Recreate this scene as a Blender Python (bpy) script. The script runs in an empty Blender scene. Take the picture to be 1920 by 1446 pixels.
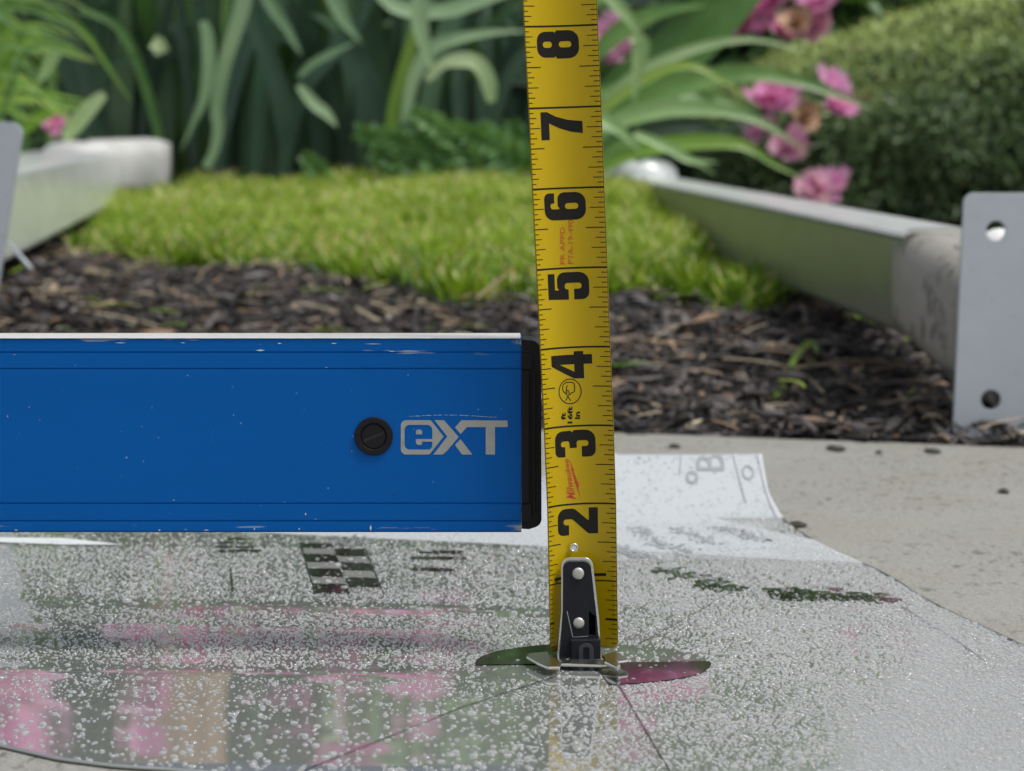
import bpy, bmesh, math, random
import numpy as np
from mathutils import Vector, Matrix, noise as mnoise

random.seed(7); rng = np.random.default_rng(7)
S = bpy.context.scene
COL = S.collection
R = math.radians

# ------------------------------------------------------------------ camera
F = 5600.0; W, H = 1920, 1446
CAM_Z = 0.171
PITCH = math.atan((723 - 240) / F)
cam_d = bpy.data.cameras.new('camera'); cam = bpy.data.objects.new('camera', cam_d); COL.objects.link(cam)
cam.location = (0, 0, CAM_Z); cam.rotation_euler = (R(90) - PITCH, 0, 0)
cam_d.sensor_width = 36; cam_d.lens = 36 * F / W
cam_d.clip_start = 0.05; cam_d.clip_end = 500
cam_d.dof.use_dof = True; cam_d.dof.focus_distance = 0.955
cam_d.dof.aperture_fstop = 105.0 / 4.1
S.camera = cam

# ------------------------------------------------------------------ sky, sun, exposure
wd = bpy.data.worlds.new('World'); S.world = wd; wd.use_nodes = True
nt = wd.node_tree; bg = nt.nodes['Background']
sky = nt.nodes.new('ShaderNodeTexSky'); sky.sky_type = 'NISHITA'; sky.sun_disc = False
SUN_EL, SUN_AZ = 62, 115
sky.sun_elevation = R(SUN_EL); sky.sun_rotation = R(SUN_AZ); sky.air_density = 1.0; sky.dust_density = 3.0; sky.ozone_density = 1.0
hsv = nt.nodes.new('ShaderNodeHueSaturation'); hsv.inputs['Saturation'].default_value = 0.28
nt.links.new(sky.outputs[0], hsv.inputs['Color']); nt.links.new(hsv.outputs[0], bg.inputs['Color'])
bg.inputs['Strength'].default_value = 0.10
sun_d = bpy.data.lights.new('sun', 'SUN'); sun = bpy.data.objects.new('sun', sun_d); COL.objects.link(sun)
sun_d.energy = 1.5; sun_d.angle = R(14); sun_d.color = (1, .97, .92)
sv = Vector((math.sin(R(SUN_AZ)) * math.cos(R(SUN_EL)), math.cos(R(SUN_AZ)) * math.cos(R(SUN_EL)), math.sin(R(SUN_EL))))
sun.rotation_euler = (-sv).to_track_quat('-Z', 'Y').to_euler()
S.view_settings.view_transform = 'Standard'; S.view_settings.look = 'None'
S.view_settings.exposure = 0.64; S.view_settings.gamma = 1
S.view_settings.use_curve_mapping = False
S.render.resolution_x = 1024; S.render.resolution_y = 771
S.cycles.max_bounces = 8; S.cycles.transparent_max_bounces = 12
S.cycles.caustics_reflective = False; S.cycles.caustics_refractive = True

# ------------------------------------------------------------------ helpers
CF = Vector((0, math.cos(PITCH), -math.sin(PITCH))); CU = Vector((0, math.sin(PITCH), math.cos(PITCH)))
def P(px, py, Y):
    d = CF * F + Vector((1, 0, 0)) * (px - 960) + CU * (723 - py)
    t = Y / d.y
    return Vector((d.x * t, Y, CAM_Z + d.z * t))
def G(px, py, z=0.0):
    d = CF * F + Vector((1, 0, 0)) * (px - 960) + CU * (723 - py)
    t = (z - CAM_Z) / d.z
    return Vector((d.x * t, d.y * t, z))

def link(name, me, mat=None, parent=None, smooth=False):
    o = bpy.data.objects.new(name, me); COL.objects.link(o)
    if mat is not None and len(me.materials) == 0: me.materials.append(mat)
    if parent is not None: o.parent = parent
    if smooth: me.shade_smooth()
    return o
def mesh(name, v, f, mat=None, parent=None, smooth=False):
    me = bpy.data.meshes.new(name); me.from_pydata([tuple(p) for p in v], [], f); me.update()
    return link(name, me, mat, parent, smooth)
def fast_tris(name, V, T, mat, parent=None, smooth=False):
    V = np.asarray(V, dtype=np.float32).reshape(-1, 3); T = np.asarray(T, dtype=np.int32)
    n = T.shape[1]
    me = bpy.data.meshes.new(name)
    me.vertices.add(len(V)); me.vertices.foreach_set('co', V.ravel())
    me.loops.add(T.size); me.loops.foreach_set('vertex_index', T.ravel())
    me.polygons.add(len(T)); me.polygons.foreach_set('loop_start', np.arange(0, T.size, n, dtype=np.int32))
    me.update(calc_edges=True)
    return link(name, me, mat, parent, smooth)
def empty(name, loc=(0, 0, 0), parent=None):
    o = bpy.data.objects.new(name, None); COL.objects.link(o); o.location = loc
    if parent: o.parent = parent
    o.empty_display_size = .02
    return o
def tag(o, label=None, cat=None, group=None, kind=None):
    if label: o['label'] = label
    if cat: o['category'] = cat
    if group: o['group'] = group
    if kind: o['kind'] = kind
    return o
def bm_obj(name, bm, mat, parent=None, smooth=False):
    me = bpy.data.meshes.new(name); bm.to_mesh(me); bm.free()
    return link(name, me, mat, parent, smooth)

def fillet(pts, seg=5):
    out = []; n = len(pts)
    for i, p in enumerate(pts):
        r = p[2] if len(p) > 2 else 0
        c = Vector(p[:2]).to_2d(); a = Vector(pts[i - 1][:2]) - c; b = Vector(pts[(i + 1) % n][:2]) - c
        if r <= 1e-9: out.append((c.x, c.y)); continue
        la, lb = a.length, b.length; a.normalize(); b.normalize()
        cosang = max(-1, min(1, a.dot(b))); ang = math.acos(cosang)
        if ang > math.pi - 1e-3: out.append((c.x, c.y)); continue
        t = min(r / math.tan(ang / 2), la * .5, lb * .5); rr = t * math.tan(ang / 2)
        bis = (a + b).normalized(); cen = c + bis * (rr / math.sin(ang / 2))
        s = c + a * t; e = c + b * t
        a0 = math.atan2(s.y - cen.y, s.x - cen.x); a1 = math.atan2(e.y - cen.y, e.x - cen.x)
        d = (a1 - a0 + math.pi) % (2 * math.pi) - math.pi
        for k in range(seg + 1):
            t_ = a0 + d * k / seg; out.append((cen.x + rr * math.cos(t_), cen.y + rr * math.sin(t_)))
    return out
def flat_from_curve(cd):
    o = bpy.data.objects.new('tmp', cd); COL.objects.link(o)
    dg = bpy.context.evaluated_depsgraph_get(); dg.update()
    m = o.evaluated_get(dg).to_mesh()
    v = [(q.co.x, q.co.y) for q in m.vertices]; f = [tuple(p.vertices) for p in m.polygons]
    o.evaluated_get(dg).to_mesh_clear(); bpy.data.objects.remove(o); bpy.data.curves.remove(cd)
    return v, f
def flat(loops):
    cd = bpy.data.curves.new('c', 'CURVE'); cd.dimensions = '2D'; cd.fill_mode = 'BOTH'
    for lp in loops:
        sp = cd.splines.new('POLY'); sp.points.add(len(lp) - 1)
        for i, (x, y) in enumerate(lp): sp.points[i].co = (x, y, 0, 1)
        sp.use_cyclic_u = True
    return flat_from_curve(cd)
def flat_text(s, bold=0.0, shear=0.0, space=1.0):
    cd = bpy.data.curves.new('t', 'FONT'); cd.body = s; cd.size = 1.0; cd.offset = bold; cd.shear = shear
    cd.space_character = space; cd.resolution_u = 3
    v, f = flat_from_curve(cd)
    a = np.array(v); lo = a.min(0); hi = a.max(0)
    return [((x - lo[0]) / (hi[0] - lo[0]), (y - lo[1]) / (hi[1] - lo[1])) for x, y in v], f
def stroke_loops(pts, w):
    """a thin open polyline as one quad strip (2D verts, faces)"""
    v = []; f = []
    for i, p in enumerate(pts):
        a = Vector(pts[max(0, i - 1)]); b = Vector(pts[min(len(pts) - 1, i + 1)]); d = (b - a)
        d = d.normalized() if d.length > 0 else Vector((1, 0)); n = Vector((-d.y, d.x)) * (w / 2)
        v += [(p[0] + n.x, p[1] + n.y), (p[0] - n.x, p[1] - n.y)]
        if i: k = 2 * i; f.append((k - 2, k - 1, k + 1, k))
    return v, f
def rrect(x0, y0, x1, y1, r, seg=4): return fillet([(x0, y0, r), (x1, y0, r), (x1, y1, r), (x0, y1, r)], seg)

def smooth01(t): t = min(1, max(0, t)); return t * t * (3 - 2 * t)

# ------------------------------------------------------------------ materials
class NT:
    def __init__(s, name):
        s.m = bpy.data.materials.new(name); s.m.use_nodes = True; s.t = s.m.node_tree; s.b = s.t.nodes['Principled BSDF']
        s.out = s.t.nodes['Material Output']
    def n(s, typ, **kw):
        k = s.t.nodes.new(typ)
        for a, b in kw.items(): setattr(k, a, b)
        return k
    def l(s, a, b): s.t.links.new(a, b)
    def noise(s, scale, detail=4, rough=.55, vec=None, sc=None):
        k = s.n('ShaderNodeTexNoise'); k.inputs['Scale'].default_value = scale; k.inputs['Detail'].default_value = detail
        k.inputs['Roughness'].default_value = rough
        if vec is None: vec = s.coord()
        if sc:
            mp = s.n('ShaderNodeMapping'); mp.inputs['Scale'].default_value = sc; s.l(vec, mp.inputs[0]); vec = mp.outputs[0]
        s.l(vec, k.inputs['Vector']); return k.outputs['Fac']
    def coord(s, k='Object'):
        if not hasattr(s, 'tc'): s.tc = s.n('ShaderNodeTexCoord')
        return s.tc.outputs[k]
    def ramp(s, fac, stops):
        k = s.n('ShaderNodeValToRGB'); e = k.color_ramp.elements
        while len(e) < len(stops): e.new(.5)
        for i, (p, c) in enumerate(stops):
            e[i].position = p; e[i].color = (*c, 1) if len(c) == 3 else c
        s.l(fac, k.inputs[0]); return k.outputs[0]
    def mix(s, fac, a, b, typ='MIX'):
        k = s.n('ShaderNodeMix', data_type='RGBA', blend_type=typ)
        if isinstance(fac, (int, float)): k.inputs[0].default_value = fac
        else: s.l(fac, k.inputs[0])
        for i, c in ((6, a), (7, b)):
            if isinstance(c, tuple): k.inputs[i].default_value = (*c, 1)
            else: s.l(c, k.inputs[i])
        return k.outputs[2]
    def math(s, op, a, b=0.0, c=None):
        k = s.n('ShaderNodeMath', operation=op)
        for i, x in enumerate((a, b) if c is None else (a, b, c)):
            if isinstance(x, (int, float)): k.inputs[i].default_value = x
            else: s.l(x, k.inputs[i])
        return k.outputs[0]
    def bump(s, h, strength=.3, dist=.001):
        k = s.n('ShaderNodeBump'); k.inputs['Strength'].default_value = strength; k.inputs['Distance'].default_value = dist
        s.l(h, k.inputs['Height']); s.l(k.outputs[0], s.b.inputs['Normal']); return k.outputs[0]
    def set(s, **kw):
        for a, v in kw.items():
            a = a.replace('_', ' ')
            i = s.b.inputs[a]
            if isinstance(v, tuple): i.default_value = (*v, 1) if len(v) == 3 else v
            elif isinstance(v, (int, float)): i.default_value = v
            else: s.l(v, i)
        return s

def simple(name, col, rough=.5, metal=0, var=.12, scale=60, spec=.5, coat=0, bump=0):
    k = NT(name); f = k.noise(scale, 5)
    d = tuple(c * (1 - var) for c in col); b = tuple(min(1, c * (1 + var)) for c in col)
    k.set(Base_Color=k.mix(f, d, b), Roughness=rough, Metallic=metal)
    k.b.inputs['Specular IOR Level'].default_value = spec; k.b.inputs['Coat Weight'].default_value = coat
    k.b.inputs['Coat Roughness'].default_value = .1
    if bump: k.bump(k.noise(scale * 3, 4), bump, .0005)
    return k.m

def foliage(name, cols, rough=.42, trans=.35, scale=7, grad=None, spec=.5):
    """cols: 3 colours; per-object and fine noise variation, some light through the leaf"""
    k = NT(name)
    f = k.noise(scale * 2, 5, .6, sc=(1, 1, .6))
    oi = k.n('ShaderNodeObjectInfo')
    f2 = k.math('ADD', k.math('MULTIPLY', f, .75), k.math('MULTIPLY', oi.outputs['Random'], .45))
    c = k.ramp(f2, [(.25, cols[0]), (.52, cols[1]), (.8, cols[2])])
    k.set(Base_Color=c, Roughness=rough); k.b.inputs['Specular IOR Level'].default_value = spec
    tr = k.n('ShaderNodeBsdfTranslucent'); k.l(k.mix(.5, c, (.35, .5, .06), 'MIX'), tr.inputs[0])
    ms = k.n('ShaderNodeMixShader'); ms.inputs[0].default_value = trans
    k.l(k.b.outputs[0], ms.inputs[1]); k.l(tr.outputs[0], ms.inputs[2]); k.l(ms.outputs[0], k.out.inputs[0])
    return k.m

# concrete
k = NT('concrete'); co = k.coord()
big = k.noise(2.5, 5, .6); fine = k.noise(260, 4, .75); mid = k.noise(22, 5, .65)
c = k.mix(big, (.29, .295, .27), (.40, .405, .38)); c = k.mix(k.math('MULTIPLY', mid, .7), c, (.27, .255, .22))
sp = k.ramp(k.noise(520, 2, .5), [(.0, (0, 0, 0)), (.55, (0, 0, 0)), (.64, (1, 1, 1))])
patch = k.ramp(k.noise(6, 3, .6), [(.38, (0, 0, 0)), (.62, (1, 1, 1))])
c = k.mix(k.math('MULTIPLY', k.math('MULTIPLY', sp, patch), .85), c, (.10, .09, .075))
st = k.ramp(k.noise(9, 4, .7), [(.45, (0, 0, 0)), (.65, (1, 1, 1))])
c = k.mix(k.math('MULTIPLY', k.ramp(k.noise(340, 4, .7), [(.35, (1, 1, 1)), (.6, (0, 0, 0))]), .45), c, (.20, .195, .17))
c = k.mix(k.math('MULTIPLY', st, .30), c, (.24, .22, .17))
pk = k.ramp(k.noise(210, 3, .6, sc=(1, .40, 1)), [(.57, (0, 0, 0)), (.64, (1, 1, 1))]); c = k.mix(k.math('MULTIPLY', k.math('MULTIPLY', pk, patch), .9), c, (.075, .065, .05))
k.set(Base_Color=c, Roughness=.75); k.bump(k.math('ADD', fine, k.math('MULTIPLY', mid, 1.2)), .9, .0022)
M_CONC = k.m
# soil
k = NT('soil'); c = k.ramp(k.noise(60, 6, .7), [(.3, (.008, .007, .006)), (.6, (.035, .027, .02)), (.8, (.07, .055, .042))])
k.set(Base_Color=c, Roughness=.9); k.bump(k.noise(120, 6, .7), .9, .01); M_SOIL = k.m
# mulch chips : colour per chip from a point attribute
k = NT('bark_mulch'); at = k.n('ShaderNodeAttribute', attribute_name='tone')
c = k.ramp(at.outputs['Fac'], [(.0, (.006, .005, .005)), (.35, (.032, .026, .025)), (.6, (.12, .104, .10)), (.8, (.30, .28, .28)), (.9, (.36, .22, .12)), (1, (.60, .53, .36))])
c = k.mix(k.math('MULTIPLY', k.noise(300, 4, .7), .6), c, (.02, .016, .014))
k.set(Base_Color=c, Roughness=.5); k.b.inputs['Specular IOR Level'].default_value = .45
k.bump(k.noise(420, 4, .7), .6, .001); M_MULCH = k.m
# grass
k = NT('grass_blade'); at = k.n('ShaderNodeAttribute', attribute_name='tone')
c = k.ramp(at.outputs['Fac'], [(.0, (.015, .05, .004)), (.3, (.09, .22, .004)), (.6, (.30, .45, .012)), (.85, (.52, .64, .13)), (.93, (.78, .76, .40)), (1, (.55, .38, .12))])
k.set(Base_Color=c, Roughness=.4)
tr = k.n('ShaderNodeBsdfTranslucent'); k.l(k.mix(.4, c, (.4, .6, .02)), tr.inputs[0]); ms = k.n('ShaderNodeMixShader'); ms.inputs[0].default_value = .4
k.l(k.b.outputs[0], ms.inputs[1]); k.l(tr.outputs[0], ms.inputs[2]); k.l(ms.outputs[0], k.out.inputs[0]); M_GRASS = k.m

M_IRIS = foliage('iris_leaf', [(.006, .022, .016), (.018, .052, .033), (.05, .11, .065)], .38, .18)
M_IRIS_L = foliage('iris_leaf_pale', [(.12, .22, .11), (.20, .33, .18), (.32, .46, .26)], .38, .25)
M_STRAP = foliage('strap_leaf', [(.04, .12, .03), (.08, .20, .045), (.17, .32, .09)], .35, .3)
M_STRAP_L = foliage('strap_leaf_pale', [(.16, .30, .10), (.27, .42, .17), (.40, .52, .28)], .35, .3)
M_LILY = foliage('daylily_leaf', [(.07, .17, .02), (.14, .29, .03), (.28, .42, .08)], .35, .35)
M_FERN = foliage('fern_leaf', [(.05, .15, .04), (.10, .25, .07), (.2, .38, .13)], .45, .35)
M_BUSH = foliage('bush_leaf', [(.05, .12, .04), (.11, .23, .08), (.22, .36, .14)], .38, .2)
M_YEW = foliage('yew_needle', [(.05, .10, .025), (.11, .20, .045), (.24, .34, .09)], .5, .2, scale=16)
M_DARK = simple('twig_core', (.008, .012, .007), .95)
k = NT('petal'); oi = k.n('ShaderNodeObjectInfo')
f2 = k.math('ADD', k.math('MULTIPLY', k.noise(38, 3), .8), k.math('MULTIPLY', oi.outputs['Random'], .35))
c = k.ramp(f2, [(.22, (.58, .10, .34)), (.42, (.80, .30, .54)), (.6, (.84, .46, .72)), (.76, (.90, .60, .68)), (.88, (.92, .70, .60))])
k.set(Base_Color=c, Roughness=.5)
tr = k.n('ShaderNodeBsdfTranslucent'); k.l(c, tr.inputs[0]); ms = k.n('ShaderNodeMixShader'); ms.inputs[0].default_value = .4
k.l(k.b.outputs[0], ms.inputs[1]); k.l(tr.outputs[0], ms.inputs[2]); k.l(ms.outputs[0], k.out.inputs[0]); M_PETAL = k.m
M_WITHER = simple('withered_petal', (.55, .36, .24), .6, var=.4, scale=40)
k = NT('tree_bark'); c = k.ramp(k.noise(14, 6, .7, sc=(2.4, 2.4, .5)), [(.3, (.16, .10, .06)), (.6, (.42, .28, .17)), (.8, (.56, .42, .29))])
k.set(Base_Color=c, Roughness=.85); k.bump(k.noise(20, 5, .7, sc=(2, 2, .4)), .8, .01); M_BARK = k.m

# metals of the frame
k = NT('pale_painted_metal')
c = k.mix(k.noise(30, 5, .65), (.66, .69, .72), (.84, .86, .87))
st_ = k.ramp(k.noise(22, 5, .8, sc=(1, .35, 1.6)), [(.42, (0, 0, 0)), (.66, (1, 1, 1))]); c = k.mix(k.math('MULTIPLY', st_, .40), c, (.42, .46, .47))
ch = k.ramp(k.noise(70, 5, .75), [(.60, (0, 0, 0)), (.70, (1, 1, 1))])
c = k.mix(k.math('MULTIPLY', ch, .55), c, (.25, .23, .20))
k.set(Base_Color=c, Roughness=.3, Metallic=.0); k.b.inputs['Coat Weight'].default_value = .5; k.b.inputs['Coat Roughness'].default_value = .12
k.bump(k.noise(90, 3), .12, .001); M_PALE = k.m
k = NT('dull_galvanised_metal')
c = k.mix(k.noise(24, 5, .65), (.13, .15, .115), (.22, .235, .20))
sb = k.ramp(k.noise(13, 5, .75, sc=(1, 1, 2.5)), [(.45, (0, 0, 0)), (.7, (1, 1, 1))]); c = k.mix(k.math('MULTIPLY', sb, .5), c, (.09, .10, .075))
k.set(Base_Color=c, Roughness=.33, Metallic=.32); k.bump(k.noise(60, 3), .1, .001); M_GALV = k.m
k = NT('grey_plate_metal')
c = k.mix(k.noise(18, 6, .7), (.36, .40, .44), (.50, .54, .58))
ch = k.ramp(k.noise(160, 3, .7), [(.64, (0, 0, 0)), (.70, (1, 1, 1))])
c = k.mix(k.math('MULTIPLY', ch, .22), c, (.25, .25, .24))
k.set(Base_Color=c, Roughness=.45, Metallic=.25); k.bump(k.noise(110, 3), .12, .001); M_PLATE = k.m
M_RUBBER = NT('weathered_sleeve')
k = M_RUBBER; c = k.mix(k.noise(35, 6, .7), (.20, .19, .165), (.36, .345, .315))
ch = k.ramp(k.noise(55, 4, .7, sc=(1, 1, .5)), [(.54, (0, 0, 0)), (.62, (1, 1, 1))]); c = k.mix(k.math('MULTIPLY', ch, .75), c, (.10, .095, .085))
k.set(Base_Color=c, Roughness=.42); k.bump(k.noise(90, 4), .3, .001); M_RUBBER = k.m

# ------------------------------------------------------------------ terrain
def slab_edge(x): return 1.68 - .36 * (x - .055) if x > -.9 else 2.02
def lawn_front(x): return 2.34 + (-1.75 * x if x < 0 else -.1 * x) + .05 * math.sin(x * 23) + .025 * math.sin(x * 61 + 1)
def gz(x, y):
    e = slab_edge(x)
    if y < e - .002: return -.07
    z = -.004 + .036 * smooth01((y - e) / .75)
    rx = .225 - .0325 * (y - 1.75); f_ = 1 - smooth01((x - rx - .01) / .09)
    z += .05 * smooth01((y - lawn_front(x)) / 1.6) * f_ - .035 * (1 - f_) * smooth01((y - 1.9) / .4)
    if y > e + .03: z += .006 * mnoise.noise((x * 7, y * 7, 0)) + .003 * mnoise.noise((x * 25, y * 25, 3))
    return z
xs = sorted(set([-80, -40, -20, -10, -6, -4, -3, -2.4] + [round(-2 + i * .04, 3) for i in range(101)] + [2.4, 3, 4, 6, 10, 20, 40, 80]))
ys = sorted(set([-60, -20, -6, -2, 0, .8, 1.2] + [round(1.4 + i * .035, 3) for i in range(110)] + [5.4, 6, 7, 9, 12, 18, 30, 60, 120]))
V = []; Fc = []
for y in ys:
    for x in xs: V.append((x, y, gz(x, y) if y < 8 else .085))
nx = len(xs)
for j in range(len(ys) - 1):
    for i in range(nx - 1): a = j * nx + i; Fc.append((a, a + 1, a + nx + 1, a + nx))
tag(mesh('ground', V, Fc, M_SOIL, smooth=True), kind='structure')

# concrete slab with a slightly ragged far edge
bm = bmesh.new(); n = 160; top = []; rad = []; low = []
for i in range(n + 1):
    x = -1.2 + 2.4 * i / n; e = slab_edge(x) + .0025 * mnoise.noise((x * 40, 0, 0)) + .002 * mnoise.noise((x * 130, 5, 0))
    top.append(bm.verts.new((x, e - .006, 0))); rad.append(bm.verts.new((x, e - .001, -.003))); low.append(bm.verts.new((x, e, -.10)))
fr = [bm.verts.new((-1.2 + 2.4 * i / n, -1.5, 0)) for i in range(n + 1)]
for i in range(n):
    bm.faces.new((fr[i], fr[i + 1], top[i + 1], top[i])); bm.faces.new((top[i], top[i + 1], rad[i + 1], rad[i])); bm.faces.new((rad[i], rad[i + 1], low[i + 1], low[i]))
tag(bm_obj('pavement', bm, M_CONC, smooth=False), kind='structure')
for sx in (-1, 1):      # neighbouring slabs beyond the joints
    bm = bmesh.new()
    x0, x1 = (1.206, 9) if sx > 0 else (-9, -1.206)
    e0, e1 = slab_edge(x0), slab_edge(x1) if sx < 0 else slab_edge(1.2)
    v = [bm.verts.new(p) for p in ((x0, -1.5, 0), (x1, -1.5, 0), (x1, e1, 0), (x0, e0, 0), (x1, e1, -.1), (x0, e0, -.1))]
    bm.faces.new(v[:4]); bm.faces.new((v[3], v[2], v[4], v[5]))
    tag(bm_obj('pavement', bm, M_CONC), kind='structure')

# ------------------------------------------------------------------ frame rails and plates
def rail(p0, p1, w, h, mat_side, mat_top, parent):
    """rectangular tube from p0 to p1 (top-left-front corner line), rounded edges"""
    d = (p1 - p0); L = d.length; d.normalize(); side = Vector((d.y, -d.x, 0)).normalized(); up = side.cross(d) * 1
    r = .005
    prof = fillet([(-w / 2, -h / 2, r), (w / 2, -h / 2, r), (w / 2, h / 2, r), (-w / 2, h / 2, r)], 3)
    bm = bmesh.new(); rings = []
    N = 14
    for k in range(N + 1):
        c = p0 + d * (L * k / N)
        rings.append([bm.verts.new(c + side * a + up * b) for a, b in prof])
    m = len(prof)
    for k in range(N):
        for i in range(m):
            f = bm.faces.new((rings[k][i], rings[k][(i + 1) % m], rings[k + 1][(i + 1) % m], rings[k + 1][i]))
            mid = (prof[i][1] + prof[(i + 1) % m][1]) / 2
            f.material_index = 1 if mid > h / 2 - r * .6 else 0
    bm.faces.new(rings[0][::-1]); bm.faces.new(rings[-1])
    bmesh.ops.recalc_face_normals(bm, faces=bm.faces)
    me = bpy.data.meshes.new('rail'); bm.to_mesh(me); bm.free(); me.materials.append(mat_side); me.materials.append(mat_top)
    o = bpy.data.objects.new('rail', me); COL.objects.link(o); o.parent = parent
    return o, side, up, d
def sleeve(path, w, h, r, mat, parent, bulge=.0):
    """fat rounded sleeve swept along a list of (point, direction)"""
    prof = fillet([(-w / 2, -h / 2, r), (w / 2, -h / 2, r), (w / 2, h / 2, r), (-w / 2, h / 2, r)], 5)
    bm = bmesh.new(); rings = []
    for (c, d, s) in path:
        side = Vector((d.y, -d.x, 0)).normalized(); up = Vector((0, 0, 1))
        rings.append([bm.verts.new(c + side * a * s + up * b * s) for a, b in prof])
    m = len(prof)
    for k in range(len(rings) - 1):
        for i in range(m): bm.faces.new((rings[k][i], rings[k][(i + 1) % m], rings[k + 1][(i + 1) % m], rings[k + 1][i]))
    bm.faces.new(rings[0][::-1]); bm.faces.new(rings[-1]); bmesh.ops.recalc_face_normals(bm, faces=bm.faces)
    return bm_obj('end_sleeve', bm, mat, parent, smooth=True)
def plate(name, outline_px, Y, thick, holes_px, parent, tilt=0.0):
    """steel plate standing at distance Y, its outline given in metres through P()"""
    def M(q): p = P(q[0], q[1], Y); return (p.x, p.z, q[2] * Y / F if len(q) > 2 else 0)
    out = fillet([M(q) for q in outline_px], 6)
    loops = [out]
    for (hx, hy, hr) in holes_px:
        c = P(hx, hy, Y); rr = hr * Y / F
        loops.append([(c.x + rr * math.cos(a * math.pi / 12), c.z + rr * math.sin(a * math.pi / 12)) for a in range(24)])
    v, f = flat(loops); bm = bmesh.new()
    vs = [bm.verts.new((x, Y, z)) for x, z in v]
    for q in f:
        try: bm.faces.new([vs[i] for i in q])
        except ValueError: pass
    bmesh.ops.remove_doubles(bm, verts=bm.verts, dist=1e-6)
    g = bmesh.ops.extrude_face_region(bm, geom=list(bm.faces)); nv = [e for e in g['geom'] if isinstance(e, bmesh.types.BMVert)]
    for q in nv: q.co.y += thick
    bmesh.ops.recalc_face_normals(bm, faces=bm.faces)
    o = bm_obj(name, bm, M_PLATE, parent)
    md = o.modifiers.new('edge', 'BEVEL'); md.width = .0014; md.segments = 3; md.limit_method = 'ANGLE'; md.angle_limit = R(60)
    return o

# right rail
rr_ = empty('metal_rail_frame', (.20, 2.0, .05))
def kid(o, root):   # keep world place under an offset root
    o.parent = root; o.matrix_parent_inverse = Matrix.Translation(root.location).inverted(); return o
a0 = P(1682, 435, 1.75); a1 = P(1137, 323, 4.35)
d_ = (a1 - a0).normalized(); sd = Vector((d_.y, -d_.x, 0)).normalized()
hR = .060; wR = .058
c0 = a0 + sd * (wR / 2) + Vector((0, 0, -hR / 2)); c1 = a1 + sd * (wR / 2) + Vector((0, 0, -hR / 2))
o, s_, u_, dd = rail(c0 - d_ * .02, c1, wR, hR, M_GALV, M_PALE, rr_); kid(o, rr_)
path = []
for t in range(11):
    q = t / 10; ang = q * R(50)
    dirv = Vector((-d_.x * math.cos(ang) + math.sin(ang), -d_.y * math.cos(ang), 0)).normalized()
    pos = (path[-1][0] + dirv * .0078) if path else c0 + d_ * .004 + Vector((0, 0, .0))
    s = 1.08 + .18 * smooth01(q * 1.2)
    path.append((pos - Vector((0, 0, .0006)) * t, dirv, s))
kid(sleeve(path, wR, hR, .014, M_RUBBER, rr_), rr_)
# far end cap, an elbow turning left
path = []
for t in range(10):
    q = t / 9; ang = q * R(80)
    dirv = Vector((d_.x * math.cos(ang) - math.sin(ang), d_.y * math.cos(ang), 0)).normalized()
    pos = (path[-1][0] + dirv * .018) if path else c1 - d_ * .40 + Vector((0, 0, .010))
    path.append((pos, dirv, 1.35 + .15 * q - (.25 if t == 9 else 0)))
kid(sleeve(path, wR, hR, .016, M_PALE, rr_), rr_)
pl = plate('end_plate', [(1787, 818, 14), (1808, 362, 20), (2150, 362, 20), (2150, 822, 14)], 1.655, .005, [(1868, 433, 19), (1858, 750, 19)], rr_); kid(pl, rr_)
pz = P(1868, 440, 1.70)
bm = bmesh.new(); bmesh.ops.create_uvsphere(bm, u_segments=20, v_segments=12, radius=.014, matrix=Matrix.Translation(pz + Vector((0, -.012, -.010))))
kid(bm_obj('hole_white_backing', bm, simple('hole_white', (.85, .85, .84), .35), rr_, True), rr_)  # ball added behind the upper hole, standing in for a lit surface beyond
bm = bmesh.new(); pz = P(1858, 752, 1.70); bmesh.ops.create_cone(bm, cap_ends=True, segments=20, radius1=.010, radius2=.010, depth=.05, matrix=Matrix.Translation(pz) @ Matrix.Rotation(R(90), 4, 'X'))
kid(bm_obj('hole_dark_backing', bm, M_DARK, rr_, True), rr_)  # added dark cylinder so the lower hole looks filled with shade
tag(rr_, 'long dull metal rail with a fat sleeve and two-hole plate, right of the lawn', 'metal rail', 'rails of the frame beside the lawn')

# left rail
rl = empty('metal_rail_frame', (-.5, 3.0, .05))
a0 = P(30, 319, 2.55); a1 = P(232, 281, 4.5)
d_ = (a1 - a0).normalized(); sd = Vector((d_.y, -d_.x, 0)).normalized(); hL = .074; wL = .12
c0 = a0 - sd * (wL / 2) + Vector((0, 0, -hL / 2)); c1 = a1 - sd * (wL / 2) + Vector((0, 0, -hL / 2))
o, *_ = rail(c0 - d_ * .5, c1, wL, hL, M_PALE, M_PALE, rl); kid(o, rl)
path = []
for t in range(12):
    q = t / 11; ang = q * R(88)
    dirv = Vector((d_.x * math.cos(ang) + math.sin(ang), d_.y * math.cos(ang), 0)).normalized()
    pos = (path[-1][0] + dirv * .017) if path else c1 - d_ * .16 + Vector((0, 0, .008))
    path.append((pos, dirv, 1.12 + .18 * q - (.07 if t == 10 else .22 if t == 11 else 0)))
kid(sleeve(path, wL * .8, hL, .024, simple('white_sleeve', (.52, .52, .51), .55, var=.35, scale=26, bump=.3), rl), rl)
kid(plate('end_plate', [(-22, 655, 12), (45, 232, 22), (-260, 205, 14), (-300, 640, 12)], 1.98, .005, [], rl), rl)
tag(rl, 'pale painted metal rail with rounded white end and grey plate, left of the lawn', 'metal rail', 'rails of the frame beside the lawn')
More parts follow.
